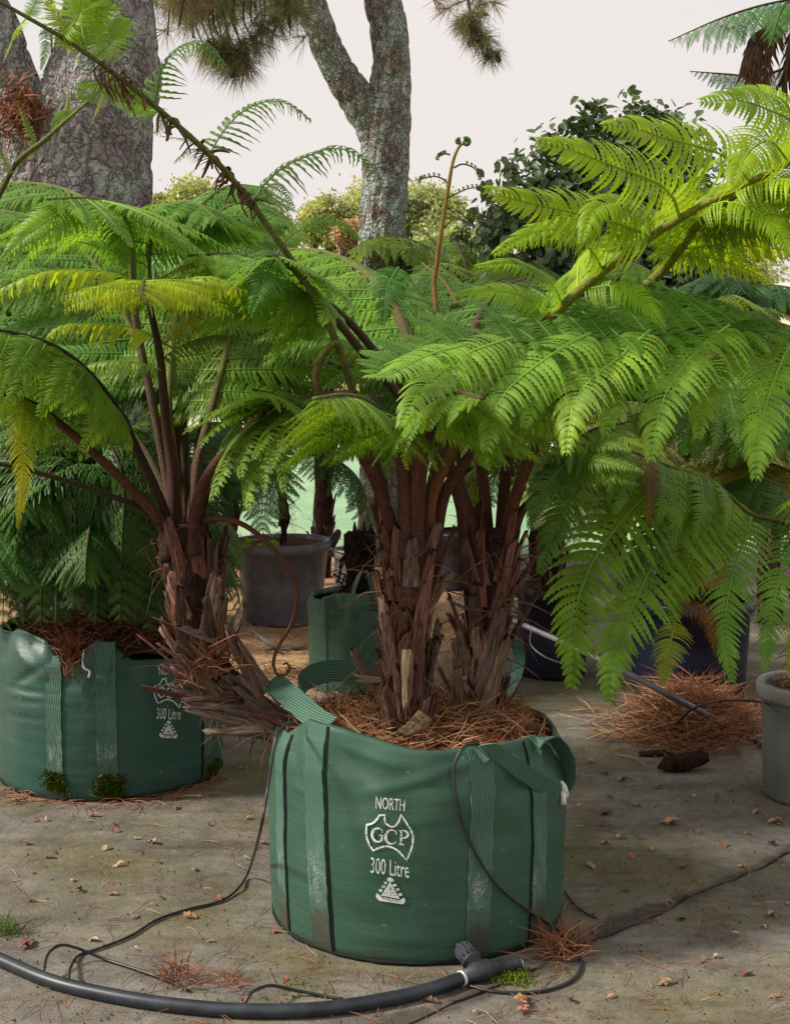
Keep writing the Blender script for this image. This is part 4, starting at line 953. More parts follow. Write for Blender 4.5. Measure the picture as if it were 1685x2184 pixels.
for a, b, r0, r1, c in (((478, 1400), (538, 1282), .020, .017, mid), ((470, 1370), (490, 1268), .017, .015, (.16, .10, .07)), ((455, 1340), (478, 1222), .020, .017, mid), ((440, 1350), (462, 1218), .018, .016, dk), ((448, 1390), (440, 1260), .017, .015, dk),
                        ((420, 1440), (372, 1368), .020, .016, mid), ((448, 1420), (378, 1376), .012, .010, (.24, .17, .13)), ((470, 1480), (380, 1398), .014, .013, mid), ((500, 1490), (386, 1500), .011, .012, (.17, .11, .09)), ((560, 1520), (388, 1512), .018, .016, (.2, .14, .11)),
                        ((590, 1552), (392, 1518), .014, .014, (.26, .19, .15)), ((600, 1545), (440, 1566), .015, .016, (.24, .17, .12)), ((590, 1535), (490, 1462), .013, .013, (.2, .14, .11)), ((560, 1500), (470, 1440), .012, .012, mid),
                        ((590, 1530), (500, 1440), .012, .010, (.27, .2, .16)), ((560, 1480), (478, 1330), .020, .020, (.16, .1, .08)), ((480, 1370), (376, 1342), .016, .012, (.27, .21, .17)), ((600, 1500), (500, 1360), .012, .010, (.24, .17, .12)), ((400, 1420), (388, 1240), .020, .016, dk)):
    stick(trC, Ct, P(*a, h - .07 + rr.uniform(-.02, .02)), P(*b, h - .12 + rr.uniform(-.03, .03)), r0, r1, c)
needles('needle_wad', None, None, 90, lambda r: P(r.gauss(450, 26), r.gauss(1425, 34), h - .13 + r.uniform(-.03, .04)), 46, (.05, .16), .0018, parent=trC, off=Ct.location, flat_=1.0)

FAT = 1.2; ROOTED = True
# ---- crown of trunk C (left)
c0 = (396, 1118, yC + .1)
frond(Ct, Ps((372, 1118, yC + .05), (345, 1075, yC + .02), (300, 975, yC - .02), (240, 860, yC - .08), (160, 770, yC - .15), (70, 722, yC - .22), (-60, 702, yC - .32), (-240, 720, yC - .4)), [.017, .014, .010, .004], .42, 20, .42, G_MID, 'mid', .7, .9, (.32, .25, .34), eL=.35, eR=.3, seed=1)
f2 = frond(Ct, Ps((366, 1120, yC + .05), (330, 1095, yC), (250, 1012, yC - .06), (150, 922, yC - .12), (75, 865, yC - .18), (10, 845, yC - .25), (-90, 850, yC - .32)), [.018, .015, .011, .005], .66, 9, .3, G_LIME, 'mid', .9, 1.6, seed=2, sides=(1, .0))
pinna_px(f2, Ct, [(46, 868, yC - .2), (42, 930, yC - .24), (50, 1020, yC - .26), (38, 1128, yC - .28)], .14, (.42, .46, .015), .9, .3, i=0, label='yellow leaflet row hanging straight down')
frond(Ct, Ps((362, 1128, yC + .04), (300, 1085, yC), (230, 1055, yC - .04), (110, 1016, yC - .1), (0, 990, yC - .16), (-150, 985, yC - .25)), [.012, .010, .008, .004], .85, 6, .3, G_DARK, 'mid', .8, .7, (.35, .28, .36), seed=3)
f4 = frond(Ct, Ps((382, 1110, yC + .08), (368, 1010, yC + .06), (355, 900, yC + .03), (342, 760, yC - .05), (322, 662, yC - .2), (312, 615, yC - .42), (308, 600, yC - .7), (300, 640, yC - .95)), [.017, .0145, .011, .0055, .002], .70, 10, .27, G_YEL, 'young', .5, 1.2, (.6, .6, .5), eL=.02, eR=.02, seed=4, base_ang=86)
for pts, c in ((((340, 735, yC - .06), (380, 690, yC - .08), (440, 664, yC - .1), (500, 665, yC - .12), (540, 690, yC - .12)), G_OLD), (((343, 768, yC - .05), (390, 735, yC - .05), (460, 715, yC - .06), (540, 725, yC - .06)), (.14, .19, .025)),
               (((338, 720, yC - .06), (270, 695, yC - .1), (180, 690, yC - .14), (120, 700, yC - .16), (70, 760, yC - .18)), G_YEL), (((346, 790, yC - .04), (280, 770, yC - .04), (200, 775, yC - .02), (120, 810, yC)), G_MID),
               (((318, 640, yC - .25), (390, 600, yC - .35), (450, 590, yC - .4), (500, 615, yC - .42), (525, 680, yC - .42)), G_YEL), (((312, 620, yC - .4), (250, 585, yC - .5), (150, 575, yC - .55), (60, 590, yC - .6), (-40, 640, yC - .6)), G_YEL)):
    pinna_px(f4, Ct, pts, .17, c, .25, .9, 'young')
frond(Ct, Ps((388, 1112, yC + .12), (375, 1000, yC + .15), (362, 880, yC + .22), (365, 760, yC + .35), (385, 640, yC + .55), (420, 560, yC + .85), (450, 540, yC + 1.2)), [.013, .011, .008, .003], .5, 20, .45, G_MID, 'mid', .5, .6, (1.2, 1.2, .9), seed=5)
frond(Ct, Ps((402, 1112, yC + .1), (420, 1000, yC + .12), (442, 905, yC + .16), (470, 800, yC + .3), (500, 690, yC + .5), (545, 610, yC + .85), (590, 580, yC + 1.2)), [.015, .013, .009, .003], .45, 20, .45, G_MID, 'mid', .6, .7, seed=6)
frond(Ct, Ps((410, 1116, yC + .06), (440, 1060, yC + .04), (495, 975, yC), (555, 905, yC - .04), (610, 868, yC - .1), (690, 842, yC - .2), (760, 835, yC - .32)), [.019, .016, .012, .005], .62, 15, .46, G_MID, 'mid', .7, 2.2, seed=7, eL=.3, eR=.3, prof0=.8)
frond(Ct, Ps((404, 1112, yC + .02), (430, 1045, yC - .02), (465, 985, yC - .05), (520, 925, yC - .08), (560, 880, yC - .1), (590, 850, yC - .2), (540, 830, yC - .45)), [.017, .015, .010, .004], .72, 10, .36, G_MID, 'mid', .7, 2.2, seed=8)
# fronds rising and arching back over the left bag
frond(Ct, Ps((386, 1105, yC + .15), (340, 900, yC + .3), (280, 700, yC + .45), (200, 560, yC + .6), (90, 470, yC + .75), (-60, 440, yC + .9)), [.015, .012, .008, .003], .38, 24, .52, G_BLUE, 'mid', .5, .6, seed=9, eL=.25, eR=.25)
frond(Ct, Ps((394, 1100, yC + .2), (385, 900, yC + .4), (370, 700, yC + .6), (400, 540, yC + .8), (470, 450, yC + 1.0), (570, 420, yC + 1.2)), [.014, .011, .008, .003], .45, 22, .5, G_BLUE, 'mid', .6, .6, seed=10, eL=.3, eR=.3)
f11 = frond(Ct, Ps((380, 1105, yC + .12), (330, 880, yC + .2), (290, 680, yC + .25), (280, 520, yC + .2), (260, 450, yC - .02), (200, 425, yC - .25), (100, 425, yC - .4)), [.014, .012, .008, .003], .62, 14, .42, G_FRONT, 'mid', .5, .6, seed=11, eL=.3, eR=.3)
pinna_px(f11, Ct, [(242, 432, yC - .05), (252, 480, yC - .12), (262, 530, yC - .16), (270, 575, yC - .18)], .34, (.10, .21, .022), 1.0, .15, i=1)
pinna_px(f11, Ct, [(180, 428, yC - .28), (120, 460, yC - .38), (60, 500, yC - .42), (0, 560, yC - .44)], .30, G_FRONT, .8, .6, i=0)
for k, (pts, L, c) in enumerate(((((388, 1100, yC + .2), (350, 880, yC + .4), (300, 650, yC + .7), (230, 470, yC + .95), (130, 402, yC + 1.15), (0, 392, yC + 1.3), (-120, 420, yC + 1.4)), .52, (.15, .31, .06)), (((398, 1100, yC + .25), (390, 860, yC + .5), (370, 640, yC + .8), (400, 480, yC + 1.1), (480, 400, yC + 1.35), (570, 400, yC + 1.55)), .50, (.14, .30, .06)),
                                 (((386, 1100, yC + .2), (330, 900, yC + .4), (240, 740, yC + .6), (130, 660, yC + .8), (10, 660, yC + .95)), .48, (.11, .23, .04)), (((404, 1100, yC + .2), (430, 920, yC + .4), (480, 780, yC + .6), (560, 720, yC + .8), (650, 740, yC + 1.0)), .45, (.12, .24, .035)),
                                 (((384, 1104, yC + .15), (310, 960, yC + .25), (200, 850, yC + .35), (80, 800, yC + .45), (-40, 820, yC + .5)), .44, (.10, .21, .035)), (((392, 1100, yC + .2), (370, 850, yC + .45), (320, 620, yC + .6), (330, 470, yC + .55), (400, 430, yC + .4), (470, 470, yC + .25)), .42, (.15, .32, .05)))):
    frond(Ct, Ps(*pts), [.015, .012, .008, .003], .45, 22, L, c, 'mid', .6, .6, seed=1200 + k, joined=True, eL=.3, eR=.3)
# a bare dead frond hanging to the right, tip curled
d_ = stalk(Ct, crom(Ps((430, 1112, yC + .02), (470, 1106, yC - .02), (525, 1122, yC - .04), (585, 1172, yC - .06), (624, 1230, yC - .06), (634, 1275, yC - .06), (622, 1330, yC - .06), (596, 1375, yC - .06), (584, 1410, yC - .06), (590, 1436, yC - .06), (606, 1440, yC - .07), (618, 1428, yC - .07), (612, 1414, yC - .07), (604, 1418, yC - .07)), 60), [.009, .007, .0055, .004, .0026], 3.0, (1.7, 1.8, 1.5)); d_['label'] = 'bare dead stalk curled at its tip'
for x, y, dx, dy in ((588, 1384, -22, 4), (590, 1390, 16, 6), (612, 1432, 8, -14), (616, 1424, 14, 2), (600, 1440, 10, 12)):
    tw_ = MB(); tw_.add(*tube([P(x, y, yC - .06), P(x + dx * .6, y + dy * .4, yC - .07), P(x + dx, y + dy, yC - .06)], [.003, .0018], 5)); tw_.build('curled_leaflet', M['dead'], d_, off=Ct.location)

# ---- crown of trunk A (centre)
FAT = 1.0
# long leaning frond to the top left
fL = frond(A, Ps((846, 1130, yA - .04), (815, 1030, yA - .05), (770, 900, yA - .06), (735, 775, yA - .08), (682, 652, yA - .12), (603, 527, yA - .18), (482, 366, yA - .26), (331, 226, yA - .34), (180, 110, yA - .42), (40, 26, yA - .5), (-90, -45, yA - .6)), [.0155, .014, .0115, .008, .004], .985, 1, .1, G_LIME, 'mid', .4, .42, (.85, .8, .8), seed=12)
yl = lambda x: yA - .18 - (600 - x) * .00055
for i, (pts, c, ra, kd) in enumerate((
    ([(184, 106), (174, 35), (186, -25), (202, 10), (205, 105)], (.2, .36, .03), .42, 'hi'), ([(331, 218), (345, 150), (378, 104), (430, 92), (488, 152)], (.10, .21, .035), .30, 'sparse'),
    ([(451, 324), (471, 289), (507, 246), (557, 219), (610, 218), (664, 258)], (.10, .19, .05), .28, 'sparse'), ([(542, 428), (567, 390), (608, 354), (669, 328), (720, 314), (772, 336), (796, 372)], (.11, .20, .045), .27, 'sparse'),
    ([(603, 520), (640, 490), (690, 470), (735, 480), (775, 520)], (.13, .26, .03), .26, 'mid'), ([(545, 432), (575, 395), (600, 400), (628, 445)], (.11, .25, .045), .28, 'sparse'),
    ([(238, 150), (226, 175), (218, 210), (200, 256)], (.22, .26, .012), .22, 'hi'), ([(331, 232), (290, 200), (235, 182), (165, 186)], (.22, .36, .02), .38, 'hi'), ([(345, 240), (320, 235), (290, 230), (240, 218)], (.22, .36, .02), .36, 'hi'),
    ([(340, 235), (345, 260), (330, 285), (322, 262)], (.14, .24, .03), .2, 'sparse'), ([(60, 35), (40, 60), (26, 90), (10, 130)], (.24, .37, .02), .34, 'hi'), ([(95, 60), (100, 90), (95, 120), (88, 150)], (.13, .22, .04), .2, 'hi'), ([(120, 75), (145, 95), (165, 120), (172, 150)], (.24, .37, .02), .3, 'hi'),
    ([(130, 80), (165, 40), (175, -20), (180, -60)], (.22, .37, .02), .34, 'hi'), ([(60, 38), (80, -10), (70, -50)], (.16, .28, .02), .22, 'hi'), ([(184, 106), (150, 70), (110, 20), (110, -20)], (.24, .37, .02), .34, 'hi'),
    ([(200, 125), (250, 75), (262, 40), (258, 90)], (.2, .36, .03), .34, 'hi'), ([(470, 350), (440, 312), (400, 298), (340, 290)], (.15, .15, .06), .12, 'sparse'), ([(470, 352), (420, 318), (390, 330), (372, 348)], (.14, .16, .06), .25, 'sparse'))):
    ya = yl(pts[0][0]); n = len(pts)
    pinna_px(fL, A, [(x, y, ya + (-.05 if i % 2 else .08) * k / (n - 1)) for k, (x, y) in enumerate(pts)], ra, c, .35 if kd == 'sparse' else .6, .8, kd, i)
r = random.Random(9); cl = MB()                                   # brown shrivelled leaflets along the leaning stalk
Cl_ = crom(Ps(*[(x, y, yl(x)) for x, y in ((200, 120), (331, 226), (482, 366), (540, 440))]), 60)
for k in range(48):
    q = Cl_[int(r.random() ** .7 * 59)] + np.array((0, -.01, 0)); up_ = r.choice((1, 1, -1)); pts = [q]
    d = np.array((r.uniform(-.4, .8) * up_, r.uniform(-.6, .3), r.uniform(.1, .7) * up_)); cu = np.array((r.uniform(-.8, .8), 0, -r.uniform(.4, 1.4)))
    for j in range(6): pts.append(pts[-1] + d / np.linalg.norm(d) * .010); d = d + cu * .55
    cl.add(*tube(crom(pts, 12), [.003, .0055, .0045, .003], 5, .5))
for px, py in ((192, 150), (205, 160), (222, 168), (236, 178), (250, 190), (262, 205), (215, 172), (240, 160)):
    x, y = px + 10, py; cl.add(*tube(crom(Ps((x, y - 14, yl(px)), (x + 2, y + 12, yl(px)), (x + 12, y + 30, yl(px)), (x + 20, y + 50, yl(px))), 14), [.003, .005, .005, .002], 5, .6))
o = cl.build('shrivelled_leaflets', M['dead'], fL, off=A.location); o['kind'] = 'stuff'
FAT = 1.1
# bent broken stalk
kf = pstem(A, [(838, 1130, yA - .06), (795, 1010, yA - .09), (748, 935, yA - .11), (695, 868, yA - .13), (674, 812, yA - .14), (684, 765, yA - .14), (708, 735, yA - .13), (722, 732, yA - .12)], [.019, .017, .013, .010, .008], brown=.9, tint=(1, .95, .8)); kf['label'] = 'kinked broken stalk, yellow-green below and grey above'
FAT = 1.05
# big lit frond to the right
fR = frond(A, Ps((900, 1130, yA - .03), (925, 1050, yA - .05), (985, 925, yA - .08), (1060, 805, yA - .1), (1160, 690, yA - .14), (1290, 575, yA - .2), (1450, 465, yA - .3), (1600, 388, yA - .42), (1720, 330, yA - .55), (1900, 270, yA - .75)), [.019, .0165, .0145, .011, .006], .50, 14, .56, (.27, .43, .02), 'mid', .4, .55, (1.6, 1.35, .8), seed=13, normal=(-.2, -.2, 1), eL=-.25, eR=-.3, prof0=.75, sides=(1, 0))
yr = lambda x: float(np.interp(x, [1060, 1160, 1290, 1450, 1600, 1720, 1900], [yA - .1, yA - .14, yA - .2, yA - .3, yA - .42, yA - .55, yA - .75]))
LIM = (.28, .44, .02)
for i, (pts, ra, dz, fc, uw) in enumerate((
    ([(1450, 468), (1427, 408), (1365, 375), (1300, 352), (1219, 320), (1138, 301)], .27, -.28, .75, .4), ([(1600, 390), (1560, 342), (1495, 314), (1414, 294), (1349, 272), (1281, 270)], .27, -.26, .75, .4),
    ([(1760, 312), (1690, 258), (1641, 236), (1576, 213), (1489, 219)], .28, -.24, .75, .4), ([(1388, 506), (1320, 478), (1206, 450), (1110, 428), (1029, 405)], .26, -.26, .75, .4),
    ([(1388, 506), (1372, 453), (1346, 433), (1312, 428), (1266, 450), (1238, 524)], .26, -.26, .6, .6),
    ([(1286, 578), (1258, 531), (1229, 505), (1187, 489), (1130, 500), (1050, 545)], .26, -.24, .6, .6), ([(1200, 652), (1177, 606), (1138, 580), (1090, 562), (1010, 570)], .24, -.2, .6, .6),
    ([(1330, 545), (1300, 470), (1240, 470), (1150, 500), (1080, 520)], .26, -.1, .6, .5), ([(1680, 345), (1640, 300), (1590, 330), (1560, 400)], .28, -.3, .8, .3),
    ([(1480, 448), (1560, 430), (1640, 470), (1690, 545)], .26, -.2, .6, .6), ([(1560, 408), (1640, 380), (1720, 400), (1800, 470)], .26, -.2, .6, .6), 
    ([(1240, 618), (1310, 610), (1370, 640), (1420, 700)], .26, -.14, .7, .5), ([(1640, 365), (1690, 290), (1760, 200), (1800, 160)], .24, .1, .6, .5), ([(1690, 345), (1700, 270), (1640, 200), (1560, 190)], .22, .12, .7, .4), ([(1160, 690), (1130, 640), (1060, 620), (960, 630)], .26, -.1, .6, .6),
    )):
    n = len(pts); y0 = yr(pts[0][0])
    pinna_px(fR, A, [(x, y, y0 + dz * k / (n - 1)) for k, (x, y) in enumerate(pts)], ra, jitter_col(LIM, r, .08), fc, uw, 'hi', i)
FAT = 1.4
# fronds towards the camera and the back
frond(A, Ps((868, 1110, yA - .06), (862, 1020, yA - .1), (842, 930, yA - .18), (800, 870, yA - .3), (740, 845, yA - .45), (670, 850, yA - .6)), [.016, .014, .010, .004], .46, 18, .30, (.20, .34, .03), 'mid', .7, 1.0, seed=14, eL=.35, eR=.35)
frond(A, Ps((884, 1110, yA - .06), (895, 1010, yA - .12), (915, 920, yA - .22), (940, 860, yA - .35), (980, 840, yA - .52), (1030, 850, yA - .66)), [.018, .015, .010, .004], .48, 16, .29, (.19, .34, .03), 'mid', .7, 1.6, seed=15, eL=.35, eR=.35)
frond(A, Ps((880, 1100, yA + .05), (885, 980, yA + .1), (880, 830, yA + .2), (860, 700, yA + .35), (800, 600, yA + .55), (700, 540, yA + .8), (600, 530, yA + 1.0)), [.016, .014, .010, .003], .45, 22, .48, G_FRONT, 'mid', .5, .8, seed=16, eL=.25, eR=.25)
frond(A, Ps((900, 1110, yA + .02), (930, 1010, yA + .02), (965, 920, yA + .06), (990, 800, yA + .2), (1010, 700, yA + .4), (1060, 620, yA + .7), (1130, 590, yA + 1.0)), [.020, .017, .011, .003], .45, 22, .48, (.10, .21, .03), 'mid', .5, 2.2, seed=17, eL=.25, eR=.25)
frond(A, Ps((916, 1125, yA), (950, 1050, yA - .02), (992, 985, yA - .04), (1060, 900, yA - .1), (1120, 850, yA - .2), (1190, 850, yA - .32)), [.016, .014, .010, .004], .55, 14, .28, G_MID, 'mid', .7, 1.6, (.8, .7, .6), seed=18, eL=.35, eR=.35)

# ---- crown of trunk B
frond(B, Ps((1040, 1170, yB - .03), (990, 1060, yB - .04), (940, 960, yB - .02), (845, 815, yB), (765, 708, yB), (690, 640, yB - .02), (610, 585, yB - .06), (510, 545, yB - .14), (400, 545, yB - .24)), [.016, .013, .011, .008, .003], .60, 16, .45, G_FRONT, 'mid', .5, 1.0, (.55, .45, .5), seed=20, eL=.3, eR=.3)
fb = frond(B, Ps((1034, 1175, yB - .05), (960, 1010, yB - .08), (880, 880, yB - .1), (780, 760, yB - .12), (700, 660, yB - .15), (640, 590, yB - .22), (600, 550, yB - .36), (570, 545, yB - .55)), [.014, .012, .009, .004], .6, 12, .38, G_FRONT, 'mid', .6, 1.0, (.8, .7, .7), seed=21, eL=.3, eR=.3)
pinna_px(fb, B, [(596, 535, yB - .34), (577, 565, yB - .42), (560, 610, yB - .48), (535, 672, yB - .5)], .42, (.075, .22, .04), .8, .6, i=0)
pinna_px(fb, B, [(850, 570, yB - .2), (832, 600, yB - .26), (822, 640, yB - .3), (816, 694, yB - .31)], .42, (.085, .24, .04), .8, .6, i=1)
frond(B, Ps((1056, 1160, yB), (1120, 1000, yB + .02), (1200, 830, yB + .04), (1310, 670, yB + .04), (1390, 598, yB), (1442, 543, yB - .06), (1492, 474, yB - .14), (1560, 420, yB - .26), (1660, 385, yB - .4), (1780, 380, yB - .55)), [.017, .015, .013, .010, .005], .55, 18, .58, (.27, .41, .018), 'mid', .6, .55, (1.4, 1.2, .7), seed=22, eL=-.1, eR=-.1, sides=(1, .45))
frond(B, Ps((1075, 1160, yB + .02), (1110, 1095, yB + .03), (1140, 1060, yB + .04), (1190, 980, yB + .08), (1260, 920, yB + .1), (1340, 900, yB + .1)), [.015, .012, .008, .003], .5, 14, .30, G_MID, 'mid', .7, 1.8, seed=23)
frond(B, Ps((1050, 1160, yB + .05), (1030, 1020, yB + .1), (1010, 880, yB + .2), (1000, 740, yB + .4), (960, 620, yB + .65), (900, 560, yB + .95)), [.016, .013, .009, .003], .5, 20, .45, (.085, .20, .03), 'mid', .5, 1.2, seed=24, eL=.25, eR=.25)
frond(B, Ps((1062, 1160, yB + .05), (1080, 1000, yB + .12), (1110, 850, yB + .25), (1160, 720, yB + .45), (1240, 640, yB + .7), (1340, 620, yB + 1.0)), [.016, .013, .009, .003], .5, 20, .45, (.11, .22, .03), 'mid', .5, 1.0, seed=25, eL=.3, eR=.3)
frond(B, Ps((1000, 1180, yB - .06), (985, 1100, yB - .08), (968, 1030, yB - .08), (960, 960, yB - .1), (990, 900, yB - .16), (1050, 880, yB - .26)), [.014, .012, .009, .004], .68, 8, .22, G_MID, 'mid', .7, 2.0, (.9, .8, .7), seed=26)
FAT = 1.0; ROOTED = False
cr = MB()                                                        # woolly heart of the crown
for k in range(4):
    C = [P(1062, 1150, yB - .02 + 0)] ; a0 = k * 1.6
    C = [np.array(P(1060 + (26 - i * 1.2) * math.cos(a0 + i * .45), 1152 + (16 - i * .7) * math.sin(a0 + i * .45) - k * 3, yB - .03 + .01 * k)) for i in range(18)]; cr.add(*tube(C, .011, 7))
cr.build('crozier', M['stalk'], B, off=B.location)
# orange young shoot, still coiled
fs = stalk(B, crom(Ps((1010, 1165, yB + .1), (965, 900, yB + .25), (928, 640, yB + .42), (932, 560, yB + .45), (945, 470, yB + .46), (957, 395, yB + .46), (966, 345, yB + .46), (978, 315, yB + .46), (990, 305, yB + .46)), 44), [.010, .0095, .0078, .0055, .004], 2.0, (2.3, 1.6, .8), t0=.9); fs['label'] = 'young orange shoot with a coiled green tip'
def coil(px, py, rpx, Y, flip, r0, turns=1.6, name='crozier', col=(.7, 1.1, .8)):
    C = [np.array(P(px + flip * (rpx * (1 - i / 26) * math.cos(-2.2 + i / 26 * turns * 6.28)), py + rpx * (1 - i / 26) * math.sin(-2.2 + i / 26 * turns * 6.28), Y)) for i in range(24)]
    V, F = tube(C, np.linspace(r0, r0 * .5, 24), 7); me = mesh(name, V - np.array(B.location), F, M['stalk']); at = me.attributes.new('t', 'FLOAT', 'POINT'); at.data.foreach_set('value', np.ones(len(V), np.float32)); return link(name, me, fs, col)
Yf = yB + .46
coil(994, 303, 9, Yf, 1, .007); coil(978, 302, 6, Yf, -1, .006)
for pts in (((957, 395), (945, 382), (925, 376), (905, 380), (896, 384)), ((968, 358), (985, 350), (1005, 355), (1018, 366), (1022, 378)), ((960, 330), (950, 328), (940, 332), (934, 336)), ((950, 425), (975, 412), (1000, 402), (1025, 400)), ((938, 530), (915, 505), (890, 490), (868, 486)), ((934, 560), (905, 545), (880, 535), (866, 538)), ((942, 490), (965, 470), (990, 462), (1015, 468))):
    V, F = tube(crom(Ps(*[(x, y, Yf) for x, y in pts]), 14), [.0035, .0025, .002], 6); me = mesh('side_stalk', V - np.array(B.location), F, M['stalk']); at = me.attributes.new('t', 'FLOAT', 'POINT'); at.data.foreach_set('value', np.full(len(V), .8, np.float32)); link('side_stalk', me, fs, (.8, 1, .6) if pts[0][1] < 420 else (1.2, 1.4, .5))
    coil(pts[-1][0], pts[-1][1] + 2, 5, Yf, 1 if pts[-1][0] > 960 else -1, .0035, 1.2, 'leaflet_coil', (.6, 1, .6))
    q = crom([np.array((x, y, 0.)) for x, y in pts], 9)
    for k in range(3, 9):
        coil(q[k][0], q[k][1] - 4, 3.2, Yf, 1, .0026, 1.0, 'leaflet_coil', (.6, 1, .6) if pts[0][1] < 420 else (1.1, 1.4, .4))

# ------------------------------------------------------------------ fern in the grey pot at the right edge
D = thing('tree_fern', 'tree fern in the faded grey pot at the right, its fronds sweeping left', 'tree fern', (cr_.x, cr_.y, cr_.z - .05))
yD = cr_.y
fern_trunk(D, crom([np.array((cr_.x, yD, cr_.z - .06)), np.array(P(1745, 1340, yD)), np.array(P(1772, 1235, yD))], 20), [.06, .055, .05], 40, 5, hair=150)
fp = [(1772, 1240, yD), (1860, 1010, yD - .2), (1900, 820, yD - .5), (1840, 732, yD - .85), (1692, 708, 3.94), (1554, 706, 3.81), (1386, 714, 3.73), (1258, 722, 3.67), (1090, 731, 3.60), (960, 748, 3.52), (850, 776, 3.44), (790, 802, 3.38)]
f1 = frond(D, Ps(*fp), [.014, .009, .005, .003, .0015], .38, 30, .36, (.15, .33, .05), 'mid', .5, .3, (.8, 1.2, .8), seed=30, eL=-.25, eR=-.3, sides=(.42, .9), normal=(0, -.45, 1), amin=60, prof0=.9)
for i, pts in enumerate((
    [(1090, 722), (1001, 752), (927, 806), (888, 845), (853, 915)], [(1258, 712), (1199, 742), (1110, 806), (1060, 865), (1038, 966)], [(1386, 704), (1327, 757), (1263, 806), (1221, 868), (1208, 972)],
    [(1554, 694), (1510, 727), (1445, 796), (1406, 875), (1388, 986)], [(1702, 700), (1672, 757), (1648, 816), (1622, 905), (1612, 1026)], [(985, 738), (930, 752), (875, 775), (830, 800), (780, 806)],
    [(1845, 712), (1825, 780), (1795, 860), (1770, 950), (1765, 1040)], [(1180, 716), (1110, 745), (1040, 790), (990, 830), (960, 890)], [(1325, 708), (1260, 745), (1185, 800), (1140, 850), (1118, 915)], [(1470, 698), (1410, 745), (1350, 805), (1310, 860), (1290, 930)], [(1625, 696), (1580, 745), (1530, 800), (1500, 860), (1488, 940)])):
    n = len(pts); y0 = float(np.interp(pts[0][0], [850, 1090, 1386, 1692, 1840], [3.43, 3.57, 3.70, 3.92, 4.1])) - (.0 if i < 7 else -.03)
    pinna_px(f1, D, [(x, y, y0 - .36 * k / (n - 1) + (.05 if i > 6 else 0)) for k, (x, y) in enumerate(pts)], .27 if i < 7 else .24, jitter_col((.27, .47, .07) if i < 7 else (.22, .40, .05), r, .06), .75, .75, 'hi', i, -.25)
frond(D, [P(1560, 700, 3.8), P(1500, 690, 3.9), P(1380, 690, 3.95), P(1200, 700, 3.9), P(1050, 715, 3.8)], [.004, .003], .02, 18, .34, (.13, .29, .04), 'mid', .5, .3, seed=31, eL=.2, eR=-.15, normal=(0, -.3, 1))
f2 = frond(D, Ps((1770, 1245, yD - .02), (1745, 1185, yD - .15), (1690, 1125, 4.62), (1602, 1096, 4.52), (1547, 1050, 4.46), (1503, 1018, 4.4), (1424, 993, 4.34), (1330, 958, 4.26), (1240, 948, 4.16), (1150, 962, 4.06)), [.011, .008, .006, .003], .45, 16, .34, G_MID, 'mid', .9, .4, seed=32, eL=.5, eR=.6)
for i, (pts, c, ra) in enumerate((
    ([(1424, 997), (1383, 1047), (1321, 1115), (1274, 1180), (1246, 1235), (1229, 1300), (1219, 1471)], (.068, .175, .03), .30), ([(1503, 1023), (1468, 1074), (1417, 1150), (1376, 1235), (1342, 1310), (1311, 1389), (1297, 1500)], (.07, .20, .04), .29),
    ([(1547, 1054), (1520, 1098), (1485, 1170), (1451, 1252), (1434, 1330)], (.075, .18, .028), .36), ([(1440, 1325), (1430, 1365), (1420, 1410), (1414, 1464)], (.11, .21, .03), .36), ([(1602, 1100), (1585, 1163), (1561, 1225), (1545, 1338), (1562, 1458)], (.075, .22, .06), .24),
    ([(1694, 1128), (1677, 1184), (1656, 1252), (1643, 1320), (1630, 1434)], (.075, .21, .06), .24), ([(1330, 960), (1265, 1010), (1210, 1080), (1175, 1150), (1150, 1225)], (.045, .135, .045), .30), ([(1250, 950), (1195, 1000), (1150, 1060), (1130, 1130)], (.045, .13, .045), .30),
    ([(1765, 1180), (1740, 1250), (1705, 1340), (1685, 1450)], (.09, .21, .035), .26), ([(1440, 990), (1420, 1080), (1370, 1180), (1320, 1260)], (.045, .125, .045), .3), ([(1560, 1060), (1545, 1130), (1500, 1200), (1470, 1270)], (.05, .13, .04), .3))):
    n = len(pts); y0 = float(np.interp(pts[0][0], [1150, 1330, 1547, 1690], [4.06, 4.26, 4.46, 4.62]))
    pinna_px(f2, D, [(x, y, y0 + (.06 if i > 8 else 0) - .14 * k / (n - 1)) for k, (x, y) in enumerate(pts)], ra, jitter_col((c[0] * 2.9, c[1] * 2.0, c[2] * 1.4), r, .06), .85, .5, 'hi', i, -.2)
for pts, c in ((((1452, 1290), (1500, 1310), (1520, 1360), (1525, 1400)), (.16, .07, .02)), (((1240, 1260), (1210, 1275), (1180, 1300)), (.26, .22, .015)), (((1500, 1250), (1530, 1240), (1550, 1200)), (.24, .2, .015))):
    pinna_px(f2, D, [(x, y, 4.3) for x, y in pts], .22, c, .8, .4, 'mid')
frond(D, Ps((1775, 1240, yD + .02), (1760, 1120, yD + .1), (1700, 1020, yD + .25), (1620, 985, yD + .35), (1540, 980, yD + .4), (1450, 1000, yD + .4)), [.013, .010, .007, .003], .3, 16, .4, (.20, .19, .015), 'mid', .7, .8, seed=33, eL=.4, eR=.4)
frond(D, Ps((1778, 1236, yD + .05), (1790, 1050, yD + .1), (1740, 900, yD + .2), (1620, 850, yD + .3), (1480, 870, yD + .35), (1380, 920, yD + .35)), [.013, .010, .007, .003], .35, 18, .42, (.09, .14, .02), 'mid', .7, .8, seed=34, eL=.35, eR=.35)

